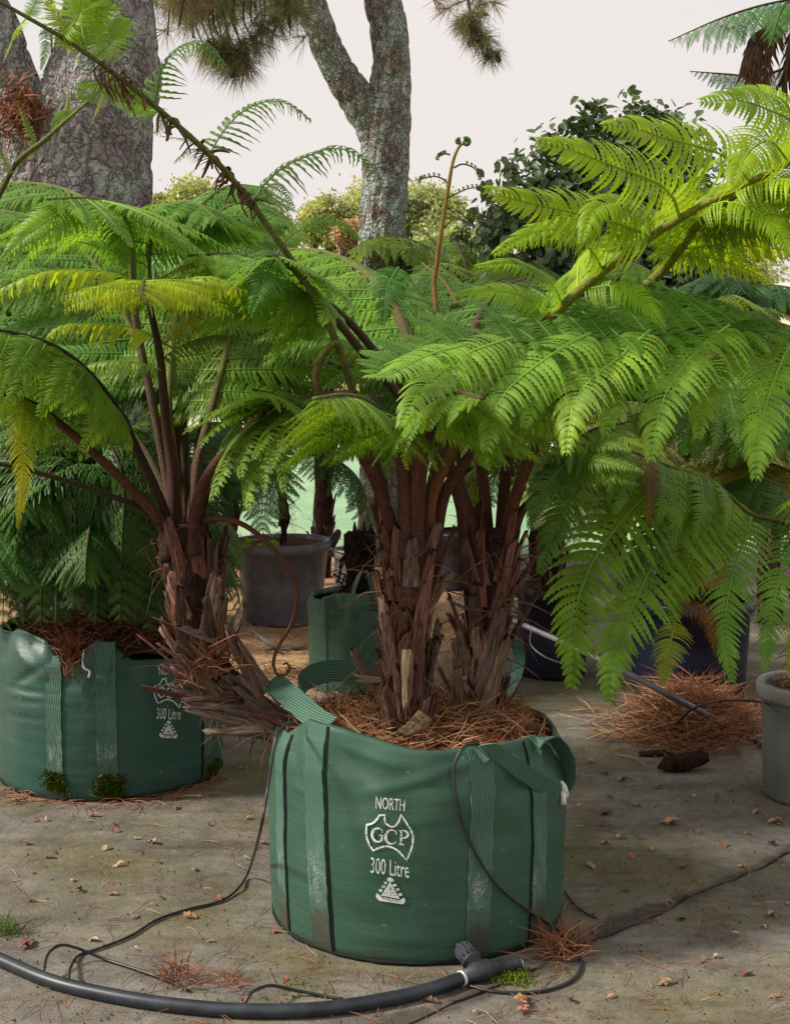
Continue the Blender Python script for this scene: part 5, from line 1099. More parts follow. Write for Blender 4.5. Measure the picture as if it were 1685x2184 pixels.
for k, (pts, L, c) in enumerate(((((1778, 1236, yD + .1), (1800, 1060, yD + .25), (1760, 880, yD + .4), (1660, 780, yD + .5), (1520, 760, yD + .55), (1400, 800, yD + .6)), .44, (.14, .27, .03)), (((1772, 1240, yD), (1740, 1130, yD - .05), (1680, 1050, yD - .1), (1600, 1020, yD - .1), (1500, 1050, yD - .05), (1420, 1100, yD)), .42, (.10, .21, .035)),
                                 (((1775, 1240, yD), (1765, 1080, yD), (1730, 930, yD - .05), (1660, 850, yD - .1), (1560, 830, yD - .15), (1440, 850, yD - .2), (1340, 890, yD - .2)), .42, (.13, .26, .03)), (((1780, 1240, yD + .05), (1830, 1150, yD - .1), (1850, 1060, yD - .3), (1800, 1020, yD - .5), (1700, 1040, yD - .6)), .38, (.15, .26, .03)))):
    frond(D, Ps(*pts), [.013, .010, .006, .002], .35, 22, L, c, 'mid', .8, .5, seed=1300 + k, joined=True, eL=.45, eR=.45)
# ------------------------------------------------------------------ ferns generated about a crown
def auto_fern(label, base, crown, n, Lf, color, seed, trunk_r=.05, kind='low', npair=16, Lp=.34, el=(40, 75), az=(0, 360), fall=1.9, rad=.010, group=None, joined=True, tint=(1, 1, 1), brown=.8, stubs=26, droop=.6, t0=.28, inhang=.3):
    t = thing('tree_fern', label, 'tree fern', base, group); r = random.Random(seed); base = np.array(base); crown = np.array(crown)
    if trunk_r: fern_trunk(t, crom([base + np.array((0, 0, -.02)), (base + crown) / 2 + np.array((r.uniform(-.03, .03), 0, 0)), crown], 24), [trunk_r * 1.1, trunk_r, trunk_r * .85], stubs, seed, .1, .22, 120)
    for k in range(n):
        a = R_(az[0] + (az[1] - az[0]) * (k + r.uniform(.15, .85)) / n); e = R_(r.uniform(*el)); L = Lf * r.uniform(.8, 1.1); p = crown.copy(); pts = [p.copy()]; fl = fall * r.uniform(.8, 1.2)
        for i in range(8):
            ee = e - fl * (i / 7) ** 1.3; p = p + np.array((math.cos(a) * math.cos(ee), math.sin(a) * math.cos(ee), math.sin(ee))) * L / 8; pts.append(p.copy())
        frond(t, pts, [rad, rad * .8, rad * .5, rad * .2], t0, npair, Lp * r.uniform(.85, 1.1), jitter_col(color, r, .14), kind, droop, brown, tint, seed=seed * 100 + k, joined=joined, eL=inhang, eR=inhang)
    return t
JB_ = 'potted ferns behind the front bag'
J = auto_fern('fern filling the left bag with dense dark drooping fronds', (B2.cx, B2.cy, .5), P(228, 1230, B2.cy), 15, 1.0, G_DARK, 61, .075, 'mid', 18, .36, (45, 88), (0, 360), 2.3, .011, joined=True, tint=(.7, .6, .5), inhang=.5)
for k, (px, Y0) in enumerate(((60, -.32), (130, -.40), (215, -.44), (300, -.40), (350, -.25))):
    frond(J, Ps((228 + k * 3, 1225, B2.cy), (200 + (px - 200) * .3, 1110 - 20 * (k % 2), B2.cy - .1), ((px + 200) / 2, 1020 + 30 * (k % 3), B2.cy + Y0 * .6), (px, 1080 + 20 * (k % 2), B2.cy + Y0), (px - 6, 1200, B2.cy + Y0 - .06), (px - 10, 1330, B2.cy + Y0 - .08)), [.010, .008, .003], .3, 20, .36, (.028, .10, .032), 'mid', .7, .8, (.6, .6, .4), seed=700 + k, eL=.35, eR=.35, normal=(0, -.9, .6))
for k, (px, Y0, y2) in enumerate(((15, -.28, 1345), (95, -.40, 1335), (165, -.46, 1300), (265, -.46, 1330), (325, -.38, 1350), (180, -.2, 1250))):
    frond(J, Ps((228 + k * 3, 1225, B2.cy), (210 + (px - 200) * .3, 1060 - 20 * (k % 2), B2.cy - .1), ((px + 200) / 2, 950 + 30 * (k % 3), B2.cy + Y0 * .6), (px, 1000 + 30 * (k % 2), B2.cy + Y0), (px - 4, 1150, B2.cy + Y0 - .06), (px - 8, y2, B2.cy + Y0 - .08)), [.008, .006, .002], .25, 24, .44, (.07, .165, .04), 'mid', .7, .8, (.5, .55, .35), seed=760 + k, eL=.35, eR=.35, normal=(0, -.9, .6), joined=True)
fn = stalk(J, crom(Ps((215, 1225, B2.cy), (120, 900, B2.cy - .2), (-20, 560, B2.cy - .6), (20, 375, B2.cy - .9), (100, 295, B2.cy - 1.0), (190, 215, B2.cy - 1.1)), 40), [.011, .011, .009, .008, .004], 1.0, (1.1, 1.3, .8))
for i, pts in enumerate((((75, 318), (60, 270), (45, 235), (32, 222)), ((142, 255), (146, 225), (147, 200), (146, 182)), ((24, 372), (10, 345), (-2, 315), (-20, 300)), ((190, 215), (215, 195), (250, 200), (270, 215)), ((160, 240), (125, 250), (110, 280)), ((85, 310), (60, 330), (45, 350)), ((180, 220), (175, 190), (200, 180), (225, 185)))):
    pinna_px(fn, J, [(x, y, B2.cy - .95) for x, y in pts], .2 if i < 3 else .26, (.17, .24, .05) if i < 3 else (.15, .28, .03), .95, .1, 'young' if i < 3 else 'mid', i)
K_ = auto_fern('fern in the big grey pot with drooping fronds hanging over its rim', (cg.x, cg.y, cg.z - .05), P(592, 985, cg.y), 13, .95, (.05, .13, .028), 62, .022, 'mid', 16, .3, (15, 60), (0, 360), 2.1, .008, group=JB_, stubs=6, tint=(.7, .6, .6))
auto_fern('fern standing in the dark blue pot between the two trunks', (cb_.x, cb_.y, cb_.z - .05), P(1010, 960, cb_.y), 9, .9, (.10, .20, .03), 63, .035, 'low', 16, .34, (25, 75), (0, 360), 1.9, .009, group=JB_, stubs=10)
auto_fern('fern in the navy pot beside the right trunk, yellowing at its tips', (cn.x, cn.y, cn.z - .05), P(1175, 1010, cn.y), 10, .95, (.13, .19, .02), 64, .05, 'mid', 16, .34, (20, 75), (0, 360), 2.0, .010, group=JB_)
auto_fern('yellowing fern in the largest dark pot behind the hanging frond', (cn2.x, cn2.y, cn2.z - .05), P(1475, 1040, cn2.y), 12, 1.1, (.16, .19, .018), 65, .06, 'mid', 17, .38, (20, 75), (0, 360), 2.0, .011, group=JB_)
g1 = G(940, 1195); auto_fern('bright fern far back to the right of the lichen-covered trunk', (g1.x + .25, g1.y, 0), P(1010, 640, g1.y), 11, 1.3, (.15, .26, .035), 66, .06, 'low', 18, .5, (20, 70), (0, 360), 1.7, .012)
g2 = G(330, 1210); auto_fern('bushy fern far back at the left with high arching fronds', (g2.x, g2.y, 0), P(330, 620, g2.y), 12, 1.5, (.10, .22, .05), 67, .07, 'low', 18, .55, (20, 70), (0, 360), 1.7, .013)
g3 = G(640, 1230); auto_fern('green fern standing behind the bent stalk in the middle', (g3.x + .15, g3.y, 0), P(690, 690, g3.y), 11, 1.2, (.06, .16, .04), 68, .06, 'low', 18, .5, (10, 60), (0, 360), 1.7, .012)
g4 = G(1420, 1250); auto_fern('blue-green fern in front of the glossy bush at the right', (g4.x, g4.y, 0), P(1440, 720, g4.y), 11, 1.25, (.07, .17, .06), 69, .06, 'low', 18, .48, (10, 65), (0, 360), 1.8, .012)
g5 = G(70, 1400); auto_fern('wide fern behind the left bag under the pine', (g5.x, g5.y, 0), P(70, 560, g5.y), 12, 1.35, (.09, .22, .055), 70, .07, 'low', 18, .5, (10, 60), (0, 360), 1.7, .013)
g6 = G(1150, 1235); auto_fern('lime green fern in the middle distance behind the right trunk', (g6.x, g6.y, 0), P(1160, 700, g6.y), 11, 1.2, (.14, .25, .03), 71, .06, 'low', 18, .48, (10, 60), (0, 360), 1.7, .012)
g7 = G(200, 1450); auto_fern('light green fern between the left bag and the pine trunk', (g7.x, g7.y, 0), P(190, 690, g7.y), 12, 1.1, (.14, .28, .05), 73, .06, 'low', 18, .46, (15, 65), (0, 360), 1.8, .012)
g8 = G(480, 1250); auto_fern('fern with a pale crown behind the upright left trunk', (g8.x, g8.y, 0), P(500, 660, g8.y), 11, 1.1, (.15, .29, .05), 74, .05, 'low', 18, .46, (15, 65), (0, 360), 1.8, .012)
g9 = G(1640, 1330); auto_fern('full green fern behind the faded right pot', (g9.x, g9.y, 0), P(1640, 800, g9.y), 12, 1.1, (.13, .25, .03), 75, .06, 'low', 18, .46, (10, 65), (0, 360), 1.8, .012)
# tall fern leaning in at the top right, with a skirt of dead fronds
I = thing('tree_fern', 'tall tree fern at the top right corner with dead brown fronds hanging', 'tree fern', (2.75, 8.1, 0))
fern_trunk(I, crom([np.array((2.75, 8.1, -.02)), np.array((2.74, 8.1, 1.8)), np.array(P(1790, 60, 8.1))], 40), [.09, .08, .07], 60, 72, .1, .22, 120)
for k, (pts, L, c, e) in enumerate(((((1790, 30, 8.1), (1720, 0, 8.0), (1640, 8, 7.9), (1540, 38, 7.8), (1425, 88, 7.7)), .30, (.10, .25, .09), .5), (((1790, 40, 8.1), (1740, 60, 7.9), (1700, 20, 7.6), (1672, 10, 7.4), (1640, 100, 7.3)), .26, (.10, .25, .08), .3), (((1790, 60, 8.1), (1700, 130, 8.2), (1620, 162, 8.25), (1550, 158, 8.3), (1470, 152, 8.3)), .17, (.06, .15, .07), .9),
                                   (((1790, 30, 8.1), (1760, -60, 8.3), (1690, -100, 8.5), (1600, -60, 8.7)), .34, (.10, .25, .09), .4), (((1790, 30, 8.1), (1850, -40, 8.0), (1930, -20, 7.9), (2020, 80, 7.8)), .36, (.10, .25, .09), .4), (((1790, 30, 8.1), (1800, -80, 8.4), (1830, -160, 8.8), (1850, -120, 9.2)), .36, (.10, .25, .09), .4), (((1790, 40, 8.1), (1780, 60, 7.7), (1790, 160, 7.4)), .34, (.10, .25, .09), .4))):
    frond(I, Ps(*pts), [.013, .010, .007, .003], .3, 17, L, c, 'sparse', .8, .8, (.6, .5, .4), seed=720 + k, joined=True, eL=e, eR=e)
for k in range(15):
    x = rr.uniform(1585, 1690); pts = Ps((1700, 30, 8.0), ((1700 + x) / 2, 50, 7.9), (x, 90, 7.85), (x - rr.uniform(-6, 14), 130 + rr.uniform(0, 45), 7.85)); s_ = stalk(I, crom(pts, 16), [.012, .009, .004], 4.0, (.9, .9, .9), 'dead_frond', 6)
    V = []; F = []
    for q in crom(pts, 16)[6:]:
        for m_ in range(3):
            d = np.array((rr.uniform(-.5, .5), rr.uniform(-.3, .3), -1)); l = rr.uniform(.06, .16); b = len(V); w = np.array((.004, 0, 0)); V += [q - w, q + w, q + d * l * .6 + w * 1.6, q + d * l * .6 - w * 1.6, q + d * l]; F += [(b, b + 1, b + 2, b + 3), (b + 3, b + 2, b + 4)]
    o = link('dead_leaflets', mesh('dead_leaflets', np.array(V) - np.array(I.location), F, M['dead'], False), s_); o['kind'] = 'stuff'
# lime weed in the grey pot
wd = thing('weed', 'bright lime weed growing at the left of the big grey pot', 'weed', (cg.x - .15, cg.y - .15, cg.z - .05))
M['lime'] = leaf_material('lime_leaf', False, (.30, .40, .01), trans=.4, var=.2)
wst = MB()
for k in range(12):
    a = rr.uniform(0, 6.28); e = rr.uniform(.4, 1.2); x = np.array((math.cos(a) * math.cos(e), math.sin(a) * math.cos(e), math.sin(e))); q = x * rr.uniform(.05, .09); wst.add(*tube([(0, 0, 0), q * .6, q], [.002, .001], 4))
    o = link('leaf', mesh('leaf', [(u, w * s, -.2 * u * u + abs(w * s) * .3) for u, w in ((0, 0.02), (.25, .3), (.55, .36), (.85, .2), (1, .01)) for s in (-1, 0, 1)], [(i * 3 + j, i * 3 + j + 1, i * 3 + 4 + j, i * 3 + 3 + j) for i in range(4) for j in range(2)], M['lime']), wd); o.matrix_basis = basis(np.array((x[0], x[1], .1)), np.array((-x[0] * .3, -.5, 1.)), rr.uniform(.07, .11), q)
wst.build('stem', M['lime'], wd)
# ------------------------------------------------------------------ irrigation pipe, fitting and thin tubing
def gpts(pts, z=0.0): return [np.array(G(p[0], p[1], p[2] if len(p) > 2 else z)) for p in pts]
pz = .019
pc = crom(gpts([(-140, 1985), (0, 2046), (110, 2092), (230, 2121), (360, 2142), (520, 2155), (680, 2152), (820, 2132), (920, 2109), (1000, 2081)], pz), 90)
pipe = thing('irrigation_pipe', 'black irrigation pipe curving across the concrete in front of the bag', 'pipe', tuple(pc[45]))
V, F = tube(pc, .0175, 18); link('pipe_run', mesh('pipe_run', V - np.array(pipe.location), F, M['pipe']), pipe)
e = pc[-1]; d = pc[-1] - pc[-3]; d /= np.linalg.norm(d); s = np.cross(d, (0, 0, 1)); up = np.array((0, 0, 1.))
tb = MB(); tb.add(*tube([e - d * .028, e - d * .020], .0205, 18)); tb.build('clamp_ring', M['metal'], pipe, off=pipe.location)
ft = thing('pipe_valve', 'black plastic valve fitting at the end of the pipe, against the bag foot', 'valve', tuple(e))
tb = MB(); tb.add(*tube([e - d * .02, e + d * .012, e + d * .016, e + d * .065, e + d * .07, e + d * .075], [.019, .0225, .027, .027, .024, .022], 20)); tb.build('body', M['fit'], ft, off=ft.location)
q = e + d * .04; sd = np.array((-.45, .62, .35)); sd /= np.linalg.norm(sd)
tb = MB(); tb.add(*tube([q + sd * .015, q + sd * .038, q + sd * .039, q + sd * .045, q + sd * .046, q + sd * .088, q + sd * .092], [.023, .023, .029, .029, .025, .0235, .018], 20)); tb.build('valve_stem', M['fit'], ft, off=ft.location)
tb = MB()
for k in range(12):
    a = k * math.pi / 6; u = np.cross(sd, up); u /= np.linalg.norm(u); v = np.cross(sd, u); w = u * math.cos(a) + v * math.sin(a); tb.add(*tube([q + sd * .05 + w * .0245, q + sd * .086 + w * .0232], .0026, 5))
o = tb.build('grip_ridge', M['fit'], ft, off=ft.location); o['kind'] = 'stuff'
V, F = tube([q + sd * .090, q + sd * .104], [.012, .010], 8, .5); link('handle', mesh('handle', V - e, F, M['fit']), ft)
d2 = np.array((.93, .33, .03)); tb = MB(); tb.add(*tube([e + d * .06, e + d * .06 + d2 * .03, e + d * .06 + d2 * .031, e + d * .06 + d2 * .085, e + d * .06 + d2 * .10], [.019, .019, .016, .0155, .012], 16)); tb.build('outlet', M['fit'], ft, off=ft.location)
tb = MB(); tb.add(*tube([e + d * .06 + d2 * .096, e + d * .06 + d2 * .104], [.013, .009], 10)); tb.build('frayed_tip', M['white'], ft, off=ft.location)
def thin(label, C, r=.0042):
    C = np.asarray(C); m_ = C[len(C) // 2]; V, F = tube(C, r, 8); o = link('drip_tube', mesh('drip_tube', V - m_, F, M['tubing'])); o.location = m_
    return prop(o, label, 'drip tube', 'thin drip tubes around the front bag')
def onbag(x, y, off=.012): th, z = B1.hit(x, y); return B1.pt3(th, z, off)
thin('thin black tube from the front bag left rim down to the pipe', np.concatenate([crom([np.array(P(625, 1540, y1 - .28)), np.array(P(604, 1550, y1 - .34)), np.array(P(588, 1580, y1 - .4)), np.array(P(572, 1680, y1 - .44)), np.array(P(556, 1770, y1 - .46)), np.array(G(533, 1852, .045)), np.array(G(510, 1893, .012)), *gpts([(470, 1922), (400, 1940), (335, 1962), (280, 1996), (215, 2022), (170, 2037)], .006), np.array(G(152, 2062, .02)), np.array(G(147, 2086, .03))], 90)]))
thin('thin tube looping from the left pipe end to the needle clump', crom([np.array(G(94, 2072, .03)), np.array(G(103, 2035, .05)), np.array(G(130, 2016, .055)), np.array(G(165, 2022, .04)), *gpts([(225, 2046), (300, 2070), (370, 2096), (402, 2112)], .008)], 50))
thin('short thin tube arching just behind the middle of the pipe', crom([np.array(G(522, 2140, .03)), np.array(G(538, 2116, .05)), np.array(G(575, 2102, .045)), np.array(G(620, 2110, .02)), *gpts([(680, 2122), (730, 2130)], .006)], 40))
thin('long thin tube draped over the front bag and looping at its right', crom([np.array(P(1028, 1600, y1 - .30)), np.array(P(1016, 1586, y1 - .36)), onbag(990, 1598, .02), onbag(967, 1640), onbag(970, 1700), onbag(985, 1760), onbag(1020, 1835), onbag(1060, 1890), onbag(1120, 1940), onbag(1170, 1975, .02), np.array(G(1205, 2005, .03)), *gpts([(1232, 2035), (1238, 2062), (1222, 2088), (1180, 2108), (1120, 2117), (1050, 2114), (1000, 2102)], .006)], 110))
thin('short piece of thin tube lying right of the front bag', crom(gpts([(1204, 1900), (1222, 1925), (1245, 1945), (1275, 1960)], .006), 20), .003)
thin('thin black hose reaching from the needle heap to the right pot', crom([np.array(G(1440, 1545, .1)), np.array(G(1480, 1510, .2)), np.array(G(1540, 1495, .22)), np.array(G(1600, 1495, .25)), np.array(P(1640, 1500, 4.85))], 40), .005)
gp = thing('irrigation_pipe', 'grey pipe slanting along the ground in front of the dark pots', 'pipe', tuple(G(1350, 1440)))
V, F = tube(crom([np.array(P(1085, 1320, 6.4)), np.array(P(1200, 1370, 6.1)), np.array(P(1330, 1432, 5.75)), np.array(P(1440, 1490, 5.5)), np.array(G(1560, 1552, .02)), np.array(G(1680, 1620, .02))], 40), .013, 10); link('pipe_run', mesh('pipe_run', V - np.array(gp.location), F, M['pot']), gp)
V, F = tube(crom([np.array(P(1133, 1345, 6.25)), np.array(P(1132, 1375, 6.25)), np.array(P(1160, 1400, 6.2)), np.array(P(1200, 1416, 6.2))], 20), .004, 8); link('side_tube', mesh('side_tube', V - np.array(gp.location), F, M['pot']), gp)
hs = thing('hose', 'pale hose curving on the sandy ground by the big grey pot', 'hose', tuple(G(620, 1375)))
V, F = tube(crom(gpts([(540, 1345), (560, 1362), (590, 1378), (630, 1382), (670, 1372), (720, 1350)], .012), 40), .012, 10); link('hose_run', mesh('hose_run', V - np.array(hs.location), F, M['white_dull'] if 'white_dull' in M else M['pot_light']), hs)
dl = plain('deadwood', (.16, .10, .07), .9)
V, F = tube(crom([np.array(P(514, 1168, 7.6)), np.array(P(512, 1200, 7.6)), np.array(P(500, 1230, 7.5)), np.array(P(487, 1248, 7.4))], 20), .004, 6)
o = link('drip_tube', mesh('drip_tube', V - np.array(P(510, 1200, 7.6)), F, M['tubing'])); o.location = P(510, 1200, 7.6); prop(o, 'thin tube hanging from the rim of the big grey pot', 'drip tube', 'thin drip tubes around the front bag')

# ------------------------------------------------------------------ litter on the ground
def heap(cx, cy, sx, sy, h, n):
    def f(r):
        x, y = r.gauss(cx, sx), r.gauss(cy, sy); q = math.exp(-((x - cx) / sx) ** 2 * .5 - ((y - cy) / sy) ** 2 * .5); p = G(x, y); return (p.x, p.y, r.random() * h * q + .003)
    return f
needles('needle_heap', 'large heap of orange pine needles at the foot of the largest dark pot', 'needle heap', 2100, heap(1475, 1556, 62, 24, .21, 0), 51, (.08, .24), .0019, flat_=.35)
needles('needle_heap', 'thin pale straw mixed into the top of the large needle heap', 'needle heap', 220, heap(1440, 1550, 85, 26, .21, 0), 52, (.1, .28), .0028, 'needle_pale', flat_=.3)
needles('needle_clump', 'small tuft of pine needles beside the tube end, left of the pipe bend', 'needle clump', 70, heap(380, 2096, 14, 9, .05, 0), 53, (.05, .12), .0014, flat_=.7)
needles('needle_clump', 'flat scatter of needles against the pipe below the tuft', 'needle clump', 26, heap(490, 2106, 22, 8, .02, 0), 54, (.04, .1), .0014, flat_=.3)
needles('needle_clump', 'orange needle clump at the right foot of the front bag', 'needle clump', 110, heap(1192, 2030, 22, 18, .06, 0), 55, (.05, .16), .0014, flat_=.5)
needles('needle_clump', 'needles lodged along the front foot of the left bag', 'needle clump', 130, lambda r: (lambda a, q: (B2.cx + q * math.cos(a), B2.cy + q * math.sin(a), .004))(R_(r.uniform(-150, -20)), B2.R + abs(r.gauss(.01, .05))), 56, (.05, .2), .0015, flat_=.06)
def floor(r):
    while True:
        x, y = r.uniform(-40, 1720), r.uniform(1440, 2190); p = G(x, y)
        if math.hypot(p.x - B1.cx, p.y - B1.cy) > R1 + .01 and math.hypot(p.x - B2.cx, p.y - B2.cy) > R2 + .01 and r.random() < min(1, (y / 2190) ** 1.5): return (p.x, p.y, .003)
needles('scattered_needles', 'loose brown pine needles scattered over the whole concrete yard', 'pine needles', 520, floor, 57, (.04, .15), .0010, flat_=.03)
needles('scattered_needles', 'paler straw bits scattered thinly over the concrete yard', 'pine needles', 120, floor, 58, (.03, .12), .0012, 'needle_pale', flat_=.04)
needles('sandy_litter', 'dead leaf litter strewn over the sandy ground around the grey pot', 'litter', 420, lambda r: (lambda p: (p.x, p.y, .004))(G(r.uniform(470, 800), r.uniform(1330, 1500))), 59, (.04, .2), .003, 'needle_pale', flat_=.06)
r_ = random.Random(12); V = []; F = []                               # grit and crumbs
for k in range(1500):
    c = np.array(floor(r_)) ; s_ = .0012 + .0035 * r_.random() ** 3; b = len(V); a = r_.uniform(0, 6)
    V += [c + np.array((s_ * math.cos(a + q * 2.1), s_ * math.sin(a + q * 2.1) * .8, -.002)) for q in range(3)] + [c + np.array((0, 0, s_ * .9))]; F += [(b, b + 1, b + 3), (b + 1, b + 2, b + 3), (b + 2, b, b + 3)]
prop(link('grit', mesh('grit', V, F, M['twig'], False)), 'dark grit and bark crumbs scattered over the concrete', 'grit', None, 'stuff')
# dry leaves and pods, each its own object
def dry_mesh(seed, n):
    r = random.Random(seed); V = []; F = []
    for k in range(n):
        a = r.uniform(0, 6.28); e = r.uniform(-.1, .7); tw = r.uniform(-.6, .6); L = r.uniform(.7, 1.15); W_ = r.uniform(.16, .28); b = len(V); c, s_ = math.cos(a), math.sin(a); o = (r.uniform(-.2, .2), r.uniform(-.2, .2))
        for i in range(5):
            u = i / 4; w = W_ * [.15, .85, 1, .7, .05][i]; z = .12 + u * math.sin(e) * L * .6 - .35 * (u - .4) ** 2 + (0 if i else .0)
            for j in (-1, 0, 1):
                lx = (u - .35) * L; ly = j * w; lz = max(.01, z + abs(j) * w * .55 * (1 if r.random() < .9 else -1) + j * tw * u * .12); V.append((o[0] + lx * c - ly * s_, o[1] + lx * s_ + ly * c, lz))
        F += [(b + i * 3 + j, b + i * 3 + j + 1, b + i * 3 + 4 + j, b + i * 3 + 3 + j) for i in range(4) for j in range(2)]
    return mesh('dry_leaf', V, F, M['dryleaf'])
DM = [dry_mesh(s, 1 + s % 3) for s in range(7)]; DC = [(.26, .13, .075), (.34, .17, .10), (.20, .10, .06), (.36, .22, .13), (.15, .09, .065), (.30, .12, .085)]
r = random.Random(77)
TONES = [('tan', (.36, .22, .13)), ('reddish', (.30, .12, .085)), ('brown', (.26, .13, .075)), ('dark', (.15, .085, .06)), ('pale', (.44, .30, .19))]
def where(x, y):
    if x < 130: return 'near the left edge' + (' by the left bag foot' if y < 1770 else ' above the pipe')
    if x < 600 and y < 1765: return 'just below the left bag' if x < 420 else 'between the two big bags'
    if x < 380: return 'on the open concrete left of the thin tube' if y < 1930 else 'beside the thin tube near the pipe'
    if x < 620: return 'close to the thin tube left of the front bag' if y < 1960 else 'between the front bag and the pipe'
    if y > 1925: return 'on the near slab at lower right' if x > 1190 else 'in front of the pipe at the bottom'
    if x < 1330: return 'just right of the front bag' if y > 1690 else 'right of the front bag rim, below the heap'
    if x < 1500: return 'midway between the front bag and right pot' if y > 1720 else 'below the needle heap'
    return 'near the foot of the right pot' if y < 1790 else 'above the slab joint at right'
def dry(x, y, sc, label, group, col=None, k=None, name='dry_leaf', cat='dry leaf'):
    tn = r.choice(TONES)
    if group: col = jitter_col(tn[1], r, .1); label = ('small ' if sc < .021 else 'larger ') + tn[0] + ' dry leaf lying ' + where(x, y)
    p = G(x, y); o = link(name, DM[r.randrange(7) if k is None else k]); o.location = (p.x, p.y, 0.002); sc *= 1.55; o.scale = (sc, sc, sc * r.uniform(.7, 1.1)); o.rotation_euler = (r.uniform(-.15, .15), r.uniform(-.15, .15), r.uniform(0, 6.28))
    o.color = (*(col or jitter_col(r.choice(DC), r, .15)), 1); return prop(o, label, cat, group)
LA, GA = 'curled brown dry leaf on the open concrete between the two big bags and the pipe', 'dry leaves left of the front bag'
for x, y in ((75, 1752), (100, 1752), (200, 1742), (243, 1760), (250, 1775), (292, 1790), (230, 1812), (300, 1820), (62, 1800), (105, 1832), (120, 1820), (65, 1862), (255, 1848), (342, 1840), (410, 1858), (448, 1762), (378, 1725), (430, 1700), (530, 1748), (525, 1832), (565, 1800), (345, 1918), (155, 1880), (165, 1900), (65, 1925), (240, 1910), (470, 1920), (290, 1958), (200, 2010), (480, 1660), (520, 1640), (555, 1720), (35, 1710), (150, 1700), (588, 1990), (610, 2090), (450, 2010), (320, 1650 + 150)):
    dry(x, y, r.uniform(.014, .026), LA, GA)
LB, GB = 'brown dry leaf on the concrete between the front bag and the right pot', 'dry leaves right of the front bag'
for x, y in ((1240, 1600), (1260, 1625), (1290, 1650), (1340, 1660), (1400, 1680), (1235, 1720), (1360, 1720), (1530, 1700), (1560, 1690), (1610, 1735), (1325, 1745), (1360, 1790), (1290, 1800), (1385, 1815), (1430, 1760), (1480, 1780), (1545, 1805), (1590, 1780), (1350, 1830), (1260, 1850), (1330, 1900), (1460, 1850), (1580, 1850), (1640, 1800), (1290, 1760), (1660, 1760), (1300, 1700), (1480, 1700)):
    dry(x, y, r.uniform(.016, .030), LB, GB)
LC, GC = 'dry reddish leaf on the near slab at the lower right, in front of the joint', 'dry leaves on the near slab'
for x, y in ((1525, 2045), (1490, 1995), (1560, 1998), (1640, 1950), (1625, 1980), (1500, 2050), (1590, 2080), (1450, 1960), (1650, 2130), (1390, 1970), (1270, 1990), (1420, 2100), (1300, 2130), (1680, 1930), (1210, 2135), (1010, 2160), (920, 2138)):
    dry(x, y, r.uniform(.018, .028), LC, GC)
for x, y, sc, lb, c in ((1432, 1758, .042, 'biggest tan and brown curled leaf cluster on the concrete right of the front bag', (.42, .25, .13)), (1295, 1735, .036, 'dark red-brown curled leaf cluster right of the front bag', (.20, .09, .075)), (1325, 1665, .032, 'brown leaf cluster on the concrete below the needle heap', (.30, .16, .09)), (1650, 1755, .034, 'flat broken leaf cluster near the foot of the right pot', (.36, .2, .12)), (405, 1958, .026, 'lone brown leaf curl below the thin tube, left of the front bag', (.34, .17, .09)), (60, 2018, .036, 'reddish leaf cluster just above the pipe at the left edge', (.30, .13, .09)), (408, 2078, .001, '', None)):
    if lb: dry(x, y, sc, lb, None, c, 2)
dry(1322, 1788, .034, 'single bright yellow leaf lying flat right of the front bag', None, (.52, .40, .02), 0)
dry(290, 2028, .020, 'pale white dry petal on the concrete by the thin tube', None, (.62, .56, .5), 0)
# upright dried flower spike at the bottom
p = G(1116, 2160); sp_ = thing('dried_flower_spike', 'orange-brown dried flower spike lying by the tube loop at the bottom', 'flower spike', p)
for k in range(20):
    u = k / 19; o = link('bract', DM[k % 7], sp_, jitter_col((.42, .24, .09) if u > .5 else (.34, .16, .12), r, .2)); o.location = (r.uniform(-.012, .012), .085 * u - .01, .004 + .012 * math.sin(3.1 * u)); o.scale = (.02, .02, .02); o.rotation_euler = (r.uniform(-.5, .5), r.uniform(-.5, .5), r.uniform(0, 6.28))
V, F = tube([(0, -.02, .006), (0, .08, .010)], [.004, .003], 6); link('stem', mesh('stem', V, F, M['twig']), sp_)
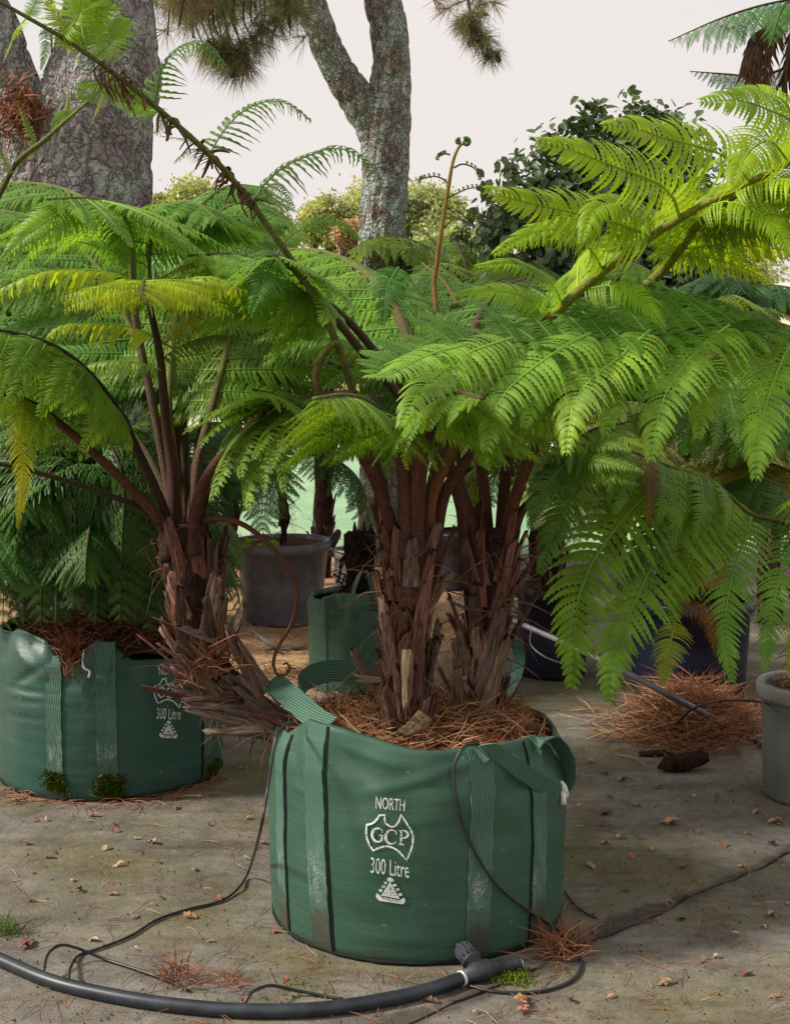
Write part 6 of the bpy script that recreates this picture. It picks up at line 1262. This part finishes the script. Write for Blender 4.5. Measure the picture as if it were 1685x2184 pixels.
# dark chunk of bark
p = G(1458, 1645); V, F = noisy_tube([(-.10, -.01, .03), (-.07, 0, .035), (0, 0, .04), (.07, .01, .04), (.11, .02, .035)], [.010, .027, .033, .028, .010], 22, .02, 30, 3); o = link('bark_chunk', mesh('bark_chunk', V, F, M['core'])); o.location = p; o.rotation_euler = (0, -.12, .15); prop(o, 'dark shaggy chunk of fern trunk lying in front of the needle heap', 'bark chunk')
p = G(1400, 1612); V, F = noisy_tube([(-.07, 0, .012), (0, 0, .014), (.07, .01, .012)], [.02, .03, .02], 10, .006, 20, 8); o = link('bark_chunk', mesh('bark_chunk', [(v[0], v[1], max(.002, v[2] * .6)) for v in V], F, M['core'])); o.location = p; prop(o, 'flat dark bark flake lying left of the shaggy chunk', 'bark chunk')
# moss tuft and grass
def tuft(name, label, cat, px, py, n, sx, L, m, seed, w=.0016):
    r = random.Random(seed); V = []; F = []; o0 = np.array(G(px, py))
    for k in range(n):
        p = np.array((r.gauss(0, sx), r.gauss(0, sx * .8), 0)); d = np.array((r.gauss(0, .6), r.gauss(0, .6), 1)); d /= np.linalg.norm(d); l = L * r.uniform(.5, 1.2); s = np.cross(d, (r.random(), r.random(), 0.1)); s *= w / np.linalg.norm(s); b = len(V); m_ = p + d * l * .6; e = p + d * l + np.array((d[0], d[1], -.4)) * l * .3
        V += [p - s, p + s, m_ + s, m_ - s, e]; F += [(b, b + 1, b + 2, b + 3), (b + 3, b + 2, b + 4)]
    o = link(name, mesh(name, V, F, M[m], False)); o.location = o0; prop(o, label, cat, None, 'stuff')
M['grassblade'] = leaf_material('grass_blade', False, (.07, .13, .02), trans=.3)
tuft('moss_tuft', 'yellow-green moss and grass tuft in front of the pipe valve', 'moss', 1092, 2088, 260, .028, .022, 'moss', 81)
tuft('grass_tuft', 'green grassy tuft at the left edge above the pipe', 'grass tuft', 4, 1992, 90, .03, .07, 'grassblade', 82)
tuft('moss_tuft', 'low moss at the foot of the dark pots by the wall of needles', 'moss', 640, 2110, 90, .05, .012, 'moss', 83)
print('objects', len(bpy.data.objects))
